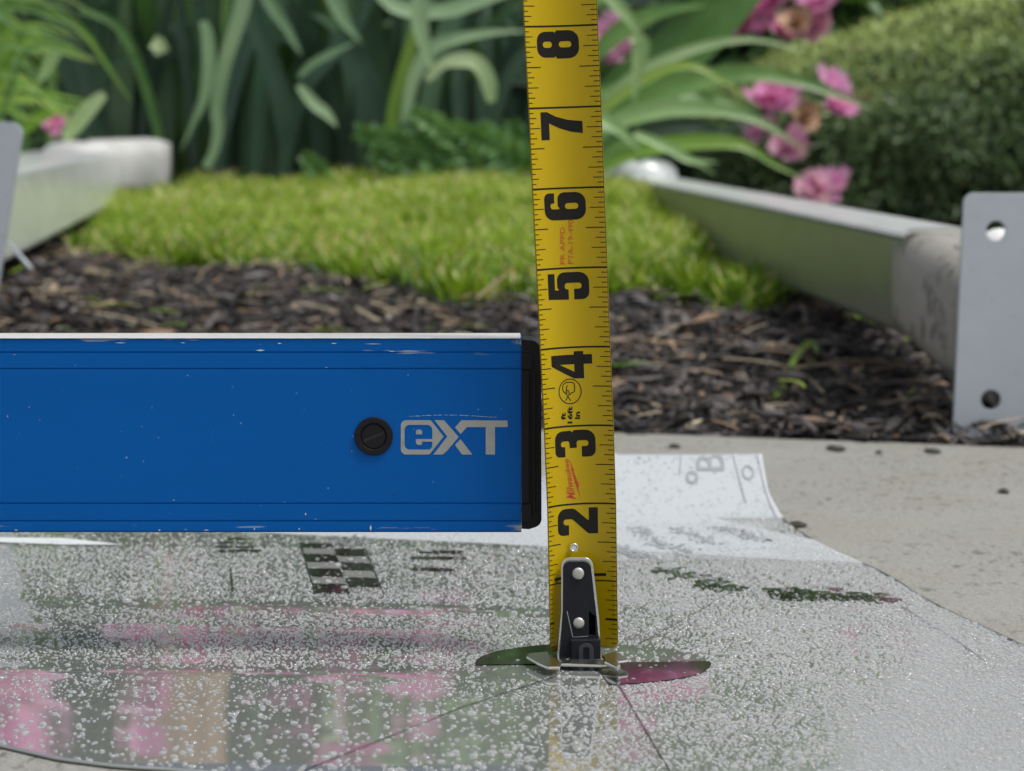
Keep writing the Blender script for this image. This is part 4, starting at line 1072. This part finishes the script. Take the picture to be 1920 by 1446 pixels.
# which way the faces look: make sure the front faces the camera side
def tape_print(name, v2, f, mat, off=.00006, step=.0009, parent=bl, lin=True):
    """v2: (v inches, u metres)"""
    bm = bmesh.new(); vs = [bm.verts.new((a, b * 1000, 0)) for a, b in v2]
    for q in f:
        try: bm.faces.new([vs[i] for i in q])
        except ValueError: pass
    a = np.array(v2); t = a[:, 1].min() + step
    while t < a[:, 1].max():
        bmesh.ops.bisect_plane(bm, geom=bm.verts[:] + bm.edges[:] + bm.faces[:], plane_co=(0, t * 1000, 0), plane_no=(0, 1, 0)); t += step
    t = a[:, 0].min() + .2
    for v in bm.verts: v.co = TP(v.co.x, v.co.y / 1000, off)
    bmesh.ops.recalc_face_normals(bm, faces=bm.faces)
    o = bm_obj(name, bm, mat, None, True); o.parent = parent; return o
DIG = {
 '2': [[(.3, 0), (10, 0), (10, 3.2), (5, 3.2, .3), (9.9, 8.4, 2.6), (9.9, 15, 3.6), (0, 15, 3.6), (0, 10.4, .2), (3.8, 10.4, .2), (3.8, 12.5, 1), (6, 12.5, 1), (6, 9.2, 1.6), (.3, 3.4, 1)]],
 '3': [[(0, 0, 3.6), (10, 0, 3.6), (10, 7.7, 2.0), (9, 8.1, .2), (9.8, 8.5, 1.8), (9.8, 15, 3.4), (.2, 15, 3.4), (.2, 10.9, .2), (3.9, 10.9, .2), (3.9, 12.5, 1), (6, 12.5, 1), (6, 9.3, .8), (3.4, 9.1, .2), (3.4, 6.6, .2), (6.1, 6.6, .8), (6.1, 2.5, 1), (3.9, 2.5, 1), (3.9, 4.9, .2), (0, 4.9, .2)]],
 '4': [[(5.3, 0), (8.8, 0), (8.8, 3), (10, 3), (10, 6.3), (8.8, 6.3), (8.8, 15), (4.9, 15), (0, 6.5), (0, 3), (5.3, 3)], [(5.3, 6.3), (2.5, 6.3), (5.3, 11.6)]],
 '5': [[(.3, 15), (9.6, 15), (9.6, 12.2), (3.6, 12.2), (3.5, 10.7, .1), (4.6, 11.3, 1), (10, 11.3, 3.2), (10, 0, 3.6), (0, 0, 3.6), (0, 5.3, .1), (3.9, 5.3, .1), (3.9, 2.6, 1), (6.1, 2.6, 1), (6.1, 8.5, 1), (3.9, 8.5, .9), (3.7, 7.2, .2), (0, 7.2, .1)]],
 '6': [[(0, 0, 3.6), (10, 0, 3.6), (10, 9.8, 2.9), (5.2, 9.8, .7), (4.0, 9.0, .2), (3.95, 12.5, 1), (6.1, 12.5, 1), (6.1, 11.0, .1), (9.8, 11.0, .2), (9.8, 15, 3.4), (0, 15, 3.6)], rrect(3.9, 2.6, 6.1, 7.2, 1.05)],
 '7': [[(0, 15), (10, 15), (10, 12.4), (8.3, 9.2), (7.0, 5), (6.4, 0), (2.1, 0), (2.7, 4), (4.1, 8), (5.9, 11.7), (0, 11.7)]],
 '8': [[(0, 0, 3.6), (10, 0, 3.6), (10, 7.8, 2), (9.0, 8.15, .1), (9.6, 8.5, 1.5), (9.6, 15, 3.4), (.4, 15, 3.4), (.4, 8.5, 1.5), (1.0, 8.15, .1), (0, 7.8, 2)], rrect(3.9, 2.6, 6.1, 6.9, 1), rrect(3.9, 9.3, 6.1, 12.7, 1)],
 '9': [[(10, 15, 3.6), (0, 15, 3.6), (0, 5.2, 2.9), (4.8, 5.2, .7), (6, 6.0, .2), (6.05, 2.5, 1), (3.9, 2.5, 1), (3.9, 4.0, .1), (.2, 4.0, .2), (.2, 0, 3.4), (10, 0, 3.6)], rrect(3.9, 7.8, 6.1, 12.4, 1.05)],
}
for ch, loops in DIG.items():
    n_ = int(ch); v, f = flat([fillet(loops[0], 5)] + [fillet(l) if len(l[0]) > 2 else l for l in loops[1:]])
    dw = .345; v2 = [(n_ - .052 - dw + x / 10 * dw, .0062 - y / 15 * .0139) for x, y in v]
    tape_print('numeral', v2, f, M_INK)
# inch lines and graduation ticks
for n_ in range(2, 15):
    tape_print('inch_line', [(n_ - .011, -.0127), (n_ + .011, -.0127), (n_ + .011, .0127), (n_ - .011, .0127)], [(0, 1, 2, 3)], M_INK)
TV = []; TF = []
for i in range(3, 14 * 16):
    if i % 16 == 0 and i > 16: continue
    v_ = i / 16
    if i % 16 == 0: l = 1.0
    k_ = 3 if i % 8 == 0 else 2 if i % 4 == 0 else 1 if i % 2 == 0 else 0
    lr = (.0022, .0037, .0052, .0067)[k_]; ll = (.0020, .0033, .0047, .0060)[k_]
    t_ = .0052 if k_ < 3 else .0062
    if v_ < 1: t_ *= 1.0
    if i == 8: t_ = .014; lr = .0047; ll = .0024
    if i == 16: lr = .0076; ll = .0062; t_ = .0085
    if i < 16 and k_ >= 1: ll = min(ll, .0024)
    if i < 16: lr = min(lr, .0045 if k_ else .0026)
    if v_ < .9: ll = .0019 if k_ < 2 else .0024
    for (u0, u1) in ((-.0127, -.0127 + ll), (.0127 - lr, .0127)):
        s = len(TV); TV += [(v_ - t_, u0), (v_ + t_, u0), (v_ + t_, u1), (v_ - t_, u1)]; TF.append((s, s + 1, s + 2, s + 3))
o = tape_print('graduation_ticks', TV, TF, M_INK); tag(o, kind='stuff')
# thin dark line along both edges
for sg in (-1, 1):
    pts = [(v_, sg * .01262) for v_ in np.linspace(.2, 14, 120)]; VV = []; FF = []
    for i, (a, b) in enumerate(pts):
        VV += [(a, b - .00008), (a, b + .00008)]
        if i: q = 2 * i; FF.append((q - 2, q - 1, q + 1, q))
    tape_print('edge_line', VV, FF, M_INK, step=1)
def tprint_px(name, lines, wpx, mat):
    """strokes drawn at their places on the tape, given as px polylines"""
    VV = []; FF = []
    for pts in lines:
        v2, f = stroke_loops(pts, wpx); s = len(VV); VV += [T_uv(*q) for q in v2]; FF += [tuple(i + s for i in q) for q in f]
    return tape_print(name, VV, FF, mat)
def z3(x, y): return (1040 + x * 70 / 1012, 700 + y * 100 / 1446)
circ = [z3(410 + 307 * math.cos(a), 492 + 332 * math.sin(a)) for a in np.linspace(0, 2 * math.pi, 41)]
head = [(300, 555), (235, 500), (205, 420), (215, 320), (290, 255), (380, 245), (480, 245), (530, 290), (540, 380), (540, 490), (500, 525), (440, 530), (435, 580), (390, 560), (380, 470), (330, 465), (310, 500), (320, 580), (360, 600), (390, 580)]
tprint_px('approval_mark', [circ, [z3(*q) for q in head], [z3(*q) for q in ((312, 560), (312, 380), (330, 345), (355, 335))], [z3(*q) for q in ((355, 620), (297, 740))], [z3(*q) for q in ((355, 620), (432, 748))], [z3(*q) for q in ((340, 515), (352, 520))]], 1.7, M_INK)
def ttext(s_, pxl, pxr, pyt, pyb, mat, bold=.0, shear=0, dx=0, name='printed_text'):
    """text turned a quarter left: its top looks left, it reads upwards"""
    v, f = flat_text(s_, bold, shear)
    v2 = [T_uv(pxr - (pxr - pxl) * y + dx * (1 - x), pyb - (pyb - pyt) * x) for x, y in v]
    return tape_print(name, v2, f, mat)
ttext('PR APPD', 1050, 1059.5, 428, 497, M_RED); ttext('PTA-19-490', 1065, 1074.5, 414, 496, M_RED)
ttext('ft', 1051, 1060.5, 773.5, 787, M_INK, .04); ttext('16ft', 1063.5, 1073.5, 762, 794, M_INK, .035); ttext('in', 1078, 1087.5, 772, 786, M_INK, .04)
# brand script: condensed, sloping, growing towards its capital
v, f = flat_text('Milwaukee', .012, .25)
v2 = []
for x, y in v:
    h = 8.5 + 9.5 * (1 - x) ** 1.3; bx = 1064.5 + (1 - x) * 15.5; v2.append(T_uv(bx - h * y, 936 - 76 * x))
tape_print('brand_script', v2, f, M_RED)
def z2(x, y): return (1040 + x * 80 / 1157, 850 + y * 100 / 1446)
bolt = [(340, 95), (440, 270), (540, 480), (500, 470), (650, 820), (665, 930), (625, 900), (715, 1250), (560, 830), (515, 770), (545, 770), (430, 380), (470, 400)]
v, f = flat([[z2(*q) for q in bolt]]); tape_print('brand_bolt', [T_uv(*q) for q in v], f, M_RED)
# the partly covered figure 1
tprint_px('numeral', [[(1036, 1086), (1134, 1078)]], 5.2, M_INK); tprint_px('numeral_flag', [[(1037, 1084), (1043, 1093)]], 2.5, M_INK)

# ---- hook at the foot of the tape
M_CHR = NT('nickel_plated_steel'); M_CHR.set(Base_Color=M_CHR.mix(M_CHR.noise(120, 3), (.62, .61, .57), (.78, .77, .72)), Metallic=1.0, Roughness=.22); M_CHR.bump(M_CHR.noise(300, 3), .08, .0003); M_CHR = M_CHR.m
M_BLK = simple('black_hook_cover', (.010, .012, .017), .42, var=.3, scale=200, bump=.1, spec=.25)
M_RIV = simple('dull_rivet', (.50, .49, .45), .5, metal=.8, var=.2, scale=300)
def slab_from_px(name, loops_px, Y, thick, mat, bevel=.0005, lean=0.0, root=tape, segs=2):
    """solid plate from an outline in its own plane at distance Y (front face), thickness away from the reader"""
    loops = []
    for lp_ in loops_px:
        loops.append([(P(q[0], q[1], Y).x, P(q[0], q[1], Y).z) for q in lp_])
    v, f = flat(loops); bm = bmesh.new(); vs = [bm.verts.new((x, Y, z)) for x, z in v]
    for q in f:
        try: bm.faces.new([vs[i] for i in q])
        except ValueError: pass
    bmesh.ops.remove_doubles(bm, verts=bm.verts, dist=1e-7); bmesh.ops.dissolve_limit(bm, angle_limit=.01, verts=bm.verts, edges=bm.edges)
    g = bmesh.ops.extrude_face_region(bm, geom=list(bm.faces))
    for e_ in g['geom']:
        if isinstance(e_, bmesh.types.BMVert): e_.co.y += thick
    bmesh.ops.recalc_face_normals(bm, faces=bm.faces)
    o = bm_obj(name, bm, mat, None, False); kt(o, root)
    if bevel:
        md = o.modifiers.new('b', 'BEVEL'); md.width = bevel; md.segments = segs; md.limit_method = 'ANGLE'; md.angle_limit = R(50)
        o.data.shade_smooth(); wn = o.modifiers.new('n', 'WEIGHTED_NORMAL')
    return o
def cyl(name, px, py, rpx, Y, depth, mat, parent_o=None, dome=.0004, root=tape):
    c = P(px, py, Y); r_ = rpx * Y / F; bm = bmesh.new(); N = 28
    rings = [(r_, depth), (r_, 0), (r_ * .85, -dome * .6), (r_ * .5, -dome), ]
    vv = [[bm.verts.new((c.x + q * math.cos(2 * math.pi * i / N), c.y + d, c.z + q * math.sin(2 * math.pi * i / N))) for i in range(N)] for q, d in rings]
    for a in range(3):
        for i in range(N): bm.faces.new((vv[a][i], vv[a][(i + 1) % N], vv[a + 1][(i + 1) % N], vv[a + 1][i]))
    bm.faces.new(vv[-1]); bmesh.ops.recalc_face_normals(bm, faces=bm.faces)
    o = bm_obj(name, bm, mat, None, True); 
    if parent_o: o.parent = parent_o
    else: kt(o, root)
    return o
def z4(x, y): return (860 + x * 500 / 1920, 1000 + y * 320 / 1229)
rim = fillet([(*z4(705, 930), 1), (*z4(738, 560), 60), (*z4(738, 175), 16), (*z4(962, 175), 16), (*z4(1012, 620), 60), (*z4(1028, 930), 1)], 8)
rimo = slab_from_px('hook_plate', [rim], .9525, .0016, M_CHR, .0005)
cov = fillet([(*z4(722, 918), 1), (*z4(750, 560), 60), (*z4(752, 205), 14), (*z4(948, 205), 14), (*z4(996, 620), 60), (*z4(1018, 900), 2)], 8)
slot = [z4(938, 560), z4(985, 600), z4(985, 735), z4(938, 735)]
covo = slab_from_px('hook_cover', [cov, slot], .9508, .0017, M_BLK, .0006)
slab_from_px('slot_dark_insert', [[z4(934, 556), z4(989, 598), z4(989, 739), z4(934, 739)]], .9521, .0003, simple('deep_black', (.002, .002, .002), .9, spec=.1), 0)  # black sheet added behind the slot to make it look deep and shaded
blk = fillet([(*z4(812, 925), 2), (*z4(806, 770), 2), (*z4(1022, 765), 2), (*z4(1024, 918), 2)], 4)
blo = slab_from_px('magnet_block', [blk], .9478, .0032, M_BLK, .0006)
rec = [z4(778, 560), z4(930, 560), z4(930, 742), z4(822, 748)]
# raised rim of the lower rivet window
wl = [z4(780, 560), z4(822, 748), z4(932, 742)]
v2, f2 = stroke_loops(wl, 1.2); bm = bmesh.new(); vs = [bm.verts.new(P(*q, .9504)) for q in v2]
for q in f2: bm.faces.new([vs[i] for i in q])
kt(bm_obj('window_rim', bm, M_RIV, None))
cyl('rivet', *z4(861, 291), 11.3, .9503, .001, M_RIV, covo); cyl('rivet', *z4(865, 648), 10.8, .9504, .001, M_RIV, covo)
# horseshoe magnet emblem
ho = []; cxm, cym = 918, 838
for i in range(13): a = math.pi * i / 12; ho.append((cxm - 54 * math.cos(a), cym - 44 * math.sin(a)))
ho += [(cxm + 54, 915), (cxm + 22, 915)]
for i in range(13): a = math.pi * i / 12; ho.append((cxm + 22 * math.cos(a), cym - 18 * math.sin(a)))
ho += [(cxm - 22, 915), (cxm - 54, 915)]
emb = slab_from_px('magnet_emblem', [[z4(*q) for q in ho]], .9474, .0008, simple('emblem_black', (.035, .037, .045), .5), .0001)
# feet of the hook lying on the sheet
def foot(name, pts, z0=.0030, th=.0010):
    q = [G(*z4(x, y), z0) for x, y in pts]; bm = bmesh.new(); a = [bm.verts.new(p + Vector((0, 0, dz))) for p, (x, y), dz in zip(q, pts, [0] * len(pts))]; bm.faces.new(a)
    g = bmesh.ops.extrude_face_region(bm, geom=list(bm.faces))
    for e_ in g['geom']:
        if isinstance(e_, bmesh.types.BMVert): e_.co.z += th
    bmesh.ops.recalc_face_normals(bm, faces=bm.faces); o = bm_obj(name, bm, M_CHR, None); kt(o)
    md = o.modifiers.new('b', 'BEVEL'); md.width = .0004; md.segments = 2; return o
foot('hook_foot', [(488, 908), (505, 885), (640, 872), (660, 905), (712, 925), (735, 965), (730, 985), (640, 985), (560, 950)])
foot('hook_foot', [(700, 930), (1035, 930), (1060, 960), (1150, 975), (1000, 968), (735, 962)], .0024)
foot('hook_foot', [(1030, 900), (1130, 868), (1215, 915), (1222, 935), (1150, 945), (1040, 918)], .0032)
foot('hook_foot', [(1040, 925), (1060, 915), (1145, 945), (1165, 985), (1140, 1000), (1050, 955)], .0030, .0016)
# eyelet above the hook
ey = P(*z4(830, 104), .9555); bm = bmesh.new()
bmesh.ops.create_circle(bm, segments=8, radius=.0001)
bm.free()
me = bpy.data.meshes.new('eyelet'); V = []; Fq = []; N, M_ = 28, 8
for i in range(N):
    a = 2 * math.pi * i / N
    for j in range(M_): b = 2 * math.pi * j / M_; rr = .00118 + .00032 * math.cos(b); V.append((ey.x + rr * math.cos(a), ey.y + .0002 - .00030 * math.sin(b), ey.z + rr * math.sin(a)))
for i in range(N):
    for j in range(M_): Fq.append((i * M_ + j, i * M_ + (j + 1) % M_, ((i + 1) % N) * M_ + (j + 1) % M_, ((i + 1) % N) * M_ + j))
kt(mesh('eyelet', V, Fq, M_CHR, smooth=True))
cyl('eyelet_hole', *z4(830, 104), 5.2, .9557, .0006, simple('bright_paper_behind', (.8, .82, .82), .5), None, 0)

# ------------------------------------------------------------------ spirit level
LY = .9585
def zof(py): return P(0, py, LY).z
def xof(px): return P(px, 720, LY).x
lev = empty('spirit_level', (-.3, LY, zof(998.5))); tag(lev, 'long blue aluminium spirit level with black end cap, its end against the tape', 'spirit level')
def kl(o): return kt(o, lev)
k = NT('blue_lacquer')
sep = k.n('ShaderNodeSeparateXYZ'); k.l(k.coord(), sep.inputs[0])
c = k.mix(k.noise(9, 5, .7, sc=(.5, 1, 1.6)), (.0003, .080, .32), (.0010, .112, .42))
zt, zb = zof(636), zof(998.5)
def band_(z0, wd):   # nearness to a height
    q = k.math('SUBTRACT', 1.0, k.math('DIVIDE', k.math('ABSOLUTE', k.math('SUBTRACT', sep.outputs[2], z0)), wd)); q.node.use_clamp = True; return q
scr = k.ramp(k.noise(300, 3, .5, sc=(.12, 1, 1.2)), [(.66, (0, 0, 0)), (.69, (1, 1, 1))])
near = k.math('MAXIMUM', k.math('MAXIMUM', band_(zof(645), .0022), band_(zof(659), .0012)), k.math('MULTIPLY', band_(zof(992), .0022), .7))
c = k.mix(k.math('MULTIPLY', scr, near), c, (.42, .45, .46))
spk = k.ramp(k.noise(900, 1, .4), [(.80, (0, 0, 0)), (.82, (1, 1, 1))]); c = k.mix(k.math('MULTIPLY', spk, .7), c, (.35, .45, .6))
drk = k.ramp(k.noise(120, 3, .6, sc=(.5, 1, 1.5)), [(.68, (0, 0, 0)), (.76, (1, 1, 1))]); c = k.mix(k.math('MULTIPLY', drk, .35), c, (.004, .03, .10))
# bare worn corners near the cap
cr_ = k.math('MULTIPLY', k.math('SUBTRACT', sep.outputs[0], xof(955)), 260.0); cr_.node.use_clamp = True
zz = k.math('MAXIMUM', band_(zof(642), .0022), band_(zof(990), .0022))
wn_ = k.ramp(k.noise(420, 4, .7), [(.47, (0, 0, 0)), (.56, (1, 1, 1))]); c = k.mix(k.math('MULTIPLY', k.math('MULTIPLY', cr_, zz), wn_), c, (.34, .33, .28))
k.set(Base_Color=c, Roughness=.42); k.b.inputs['Coat Weight'].default_value = .0
k.bump(k.noise(700, 3, .5), .04, .0002); k.b.inputs['Specular IOR Level'].default_value = .12; M_BLUE = k.m
M_ALU = simple('milled_pale_aluminium', (.66, .67, .64), .42, metal=.15, var=.12, scale=120, bump=.15)
xR = xof(977.5); xL = -1.15; DEP = .0195
prof = []   # (y, z) from top front downwards, then round the back
z_top = zof(634.5); z_bot = zof(998.5)
prof.append((LY + .0003, z_top)); prof.append((LY, z_top - .0004))
for gy in (660.8, 691.5, 944.0, 977.0):
    z = zof(gy); hw_ = .00018; d_ = .00040
    prof += [(LY, z + hw_ * 1.6), (LY + d_, z + hw_ * .6), (LY + d_, z - hw_ * .6), (LY, z - hw_ * 1.6)]
prof += [(LY, z_bot + .0006), (LY + .0006, z_bot), (LY + DEP - .0006, z_bot), (LY + DEP, z_bot + .0006), (LY + DEP, z_top)]
bm = bmesh.new(); A = [bm.verts.new((xL, y, z)) for y, z in prof]; B = [bm.verts.new((xR, y, z)) for y, z in prof]; n = len(prof)
for i in range(n): bm.faces.new((A[i], A[(i + 1) % n], B[(i + 1) % n], B[i]))
bm.faces.new(A); bm.faces.new(B[::-1]); bmesh.ops.recalc_face_normals(bm, faces=bm.faces); kl(bm_obj('box_section', bm, M_BLUE, None))
bm = bmesh.new(); zt1 = z_top + .00035
ys_e = (LY - .00035, LY + DEP + .0002); xr_e = xof(975.5)
NB = 150; rows = []
for i in range(NB + 1):
    x = -.2 + (xr_e + .2) * i / NB if i else xL; j_ = .00010 * mnoise.noise((x * 900, 0, 0))
    rows.append([bm.verts.new((x, y, z)) for y, z in ((ys_e[0], z_top - .00002 - abs(j_)), (ys_e[0], zt1 - .00015), (ys_e[0] + .0004, zt1 + j_ * .4), (ys_e[1], zt1), (ys_e[1], z_top))])
for i in range(NB):
    for j in range(5): bm.faces.new((rows[i][j], rows[i][(j + 1) % 5], rows[i + 1][(j + 1) % 5], rows[i + 1][j]))
bm.faces.new(rows[0]); bm.faces.new(rows[-1][::-1]); bmesh.ops.recalc_face_normals(bm, faces=bm.faces); kl(bm_obj('milled_top_edge', bm, M_ALU, None))
# black end cap
M_CAP = simple('black_cap_plastic', (.010, .0095, .012), .55, var=.3, scale=300, bump=.15, spec=.2)
def lev_slab(name, loops, Y, thick, mat, bevel): return slab_from_px(name, loops, Y, thick, mat, bevel, root=lev)
cap = fillet([(977.8, 991.5, 0), (977.8, 637, 2), (1014.5, 640, 22), (1015.5, 985, 30), (992, 992.5, 10)], 8)
co_ = lev_slab('end_cap', [cap], LY - .0002, DEP + .0004, M_CAP, .0008)
inner = fillet([(977.9, 990, 0), (977.9, 664, 0), (1000, 664, 6), (998.5, 978, 8), (990, 983, 3)], 4)
outer_ = fillet([(977.85, 989, 0), (977.85, 661, 0), (1003, 661, 6), (1001, 982, 8), (991, 987, 3)], 4)
lev_slab('cap_panel', [fillet([(978.4, 943, .5), (978.4, 696, .5), (992.0, 696, .5), (992.0, 943, .5)], 2)], LY - .0012, .0012, M_CAP, .0002)
lev_slab('cap_panel', [fillet([(978.4, 979, .5), (978.4, 946, .5), (997, 946, .5), (995, 979, 6)], 3)], LY - .0010, .0010, M_CAP, .0002)
lev_slab('cap_panel', [fillet([(978.4, 692.5, .5), (978.4, 664, .5), (998, 664, 6), (998, 692.5, .5)], 3)], LY - .0010, .0010, M_CAP, .0002)
lev_slab('cap_rib', [fillet([(999, 960, 1), (999, 700, 1), (1003.5, 696, 1), (1003.5, 964, 1)], 2)], LY - .0012, .0012, M_CAP, .0003)
# slotted plug
def z5(x, y): return (620 + x * 420 / 1446, 600 + y * 420 / 1446)
scx, scy = z5(277, 752)
def ring_px(r_, n=40): return [(scx + r_ * math.cos(2 * math.pi * i / n), scy + r_ * math.sin(2 * math.pi * i / n)) for i in range(n)]
so = lev_slab('screw_plug', [ring_px(36), ring_px(24.5)], LY - .0009, .0011, M_CAP, .0003)
a = R(-22); sx_, sy_ = math.cos(a), math.sin(a)
half1 = []; half2 = []
for i in range(0, 21):
    t = math.pi * i / 20
    for hlf, sg in ((half1, 1), (half2, -1)):
        lx, ly = 22 * math.cos(t), 22 * math.sin(t); ly = max(ly, 3.2)
        if abs(lx) > 21.7: lx = math.copysign(21.7, lx)
        lx, ly = lx * sg, ly * sg; hlf.append((scx + lx * sx_ - ly * sy_, scy + lx * sy_ + ly * sx_))
for hlf in (half1, half2): lev_slab('screw_head', [hlf], LY - .0006, .0008, M_CAP, .0001)
lev_slab('screw_slot', [[(scx + lx * sx_ - ly * sy_, scy + lx * sy_ + ly * sx_) for lx, ly in ((-21, -3), (21, -3), (21, 3), (-21, 3))]], LY - .0003, .0003, simple('slot_dirt', (.030, .029, .028), .9), 0)
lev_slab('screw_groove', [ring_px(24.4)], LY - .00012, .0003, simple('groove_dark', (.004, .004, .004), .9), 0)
# silver logo letters, printed 0.1 mm proud
k = NT('silver_print'); c = k.mix(k.noise(260, 4, .7), (.28, .285, .265), (.42, .42, .39)); sp_ = k.ramp(k.noise(420, 3, .7), [(.66, (0, 0, 0)), (.74, (1, 1, 1))]); c = k.mix(k.math('MULTIPLY', sp_, .5), c, (.12, .09, .08))
k.set(Base_Color=c, Roughness=.5, Metallic=.2); M_SILV = k.m
def z1(x, y): return (740 + x / 8, 770 + y / 8)
def Z(pts): return [(*z1(q[0], q[1]), (q[2] / 8 if len(q) > 2 else 0)) for q in pts]
frame_ = fillet(Z([(92, 145, 80), (540, 145, 40), (735, 390, 12), (520, 660, 50), (92, 660, 80)]), 6)
hole = fillet(Z([(148, 215, 75), (565, 215, 80), (565, 428, 2), (412, 428, 2), (318, 428, 2), (318, 515, 45), (412, 518, 45), (412, 466, 3), (565, 466, 2), (562, 586, 80), (148, 586, 75)]), 6)
eyeh = fillet(Z([(318, 284, 40), (412, 284, 40), (412, 358, 3), (318, 358, 3)]), 5)
def logo(nm, loops): return lev_slab(nm, loops, LY - .00010, .0002, M_SILV, 0)
logo('logo_frame', [frame_, hole]); logo('logo_letter', [eyeh])
logo('logo_letter', [fillet(Z([(598, 145), (740, 145, 40), (960, 395, 5), (790, 600, 30), (720, 660, 60), (580, 660), (790, 390, 5)]), 4)])
logo('logo_letter', [fillet(Z([(905, 255, 3), (1000, 145, 25), (1695, 150), (1695, 246), (1505, 248), (1505, 660), (1366, 660), (1366, 248), (1085, 248, 25), (988, 352)]), 4)])
logo('logo_letter', [fillet(Z([(988, 430), (1165, 660), (1010, 660, 20), (905, 515, 10)]), 4)])
# the long light scratch above the logo and small ones near the edges
rr2 = random.Random(4)
V = []; Fq = []
x_ = 768
while x_ < 932:
    L = rr2.uniform(2, 9); t = (x_ - 768) / 164; y_ = 780.5 - 3.0 * math.sin(math.pi * min(1, t * 1.1)) + 1.6 * t; s = len(V); h = rr2.uniform(.35, .7)
    V += [P(x_, y_ + h, LY - .00008), P(x_ + L, y_ + h * .8 + .1, LY - .00008), P(x_ + L, y_ - h * .3 + .1, LY - .00008), P(x_, y_ - h * .3, LY - .00008)]; Fq.append((s, s + 1, s + 2, s + 3)); x_ += L + rr2.uniform(0, 5)
for (px, py, w, h) in ((488, 657, 18, 3.5), (524, 644, 9, 2.4), (626, 644, 12, 2.2), (226, 643, 22, 1.6), (343, 643, 10, 1.5), (700, 645, 34, 1.4), (735, 659, 15, 1.5), (27, 665, 5, 1), (573, 964, 3.4, 5), (561, 992, 3, 4), (477, 992, 3, 4), (30, 994, 8, 2), (387, 994, 10, 2), (326, 938, 2, 3), (269, 865, 2, 2), (438, 778, 2, 2.2), (436, 726, 1.6, 1.6), (55, 764, 2, 2), (695, 990, 4, 12), (612, 689, 5, 1.2), (299, 994, 4, 3)):
    s = len(V); V += [P(px - w / 2, py, LY - .00008), P(px, py + h / 2, LY - .00008), P(px + w / 2, py, LY - .00008), P(px, py - h / 2, LY - .00008)]; Fq.append((s, s + 1, s + 2, s + 3))
o = kl(mesh('paint_chips', V, Fq, simple('bare_metal_chip', (.55, .56, .54), .5))); tag(o, kind='stuff')
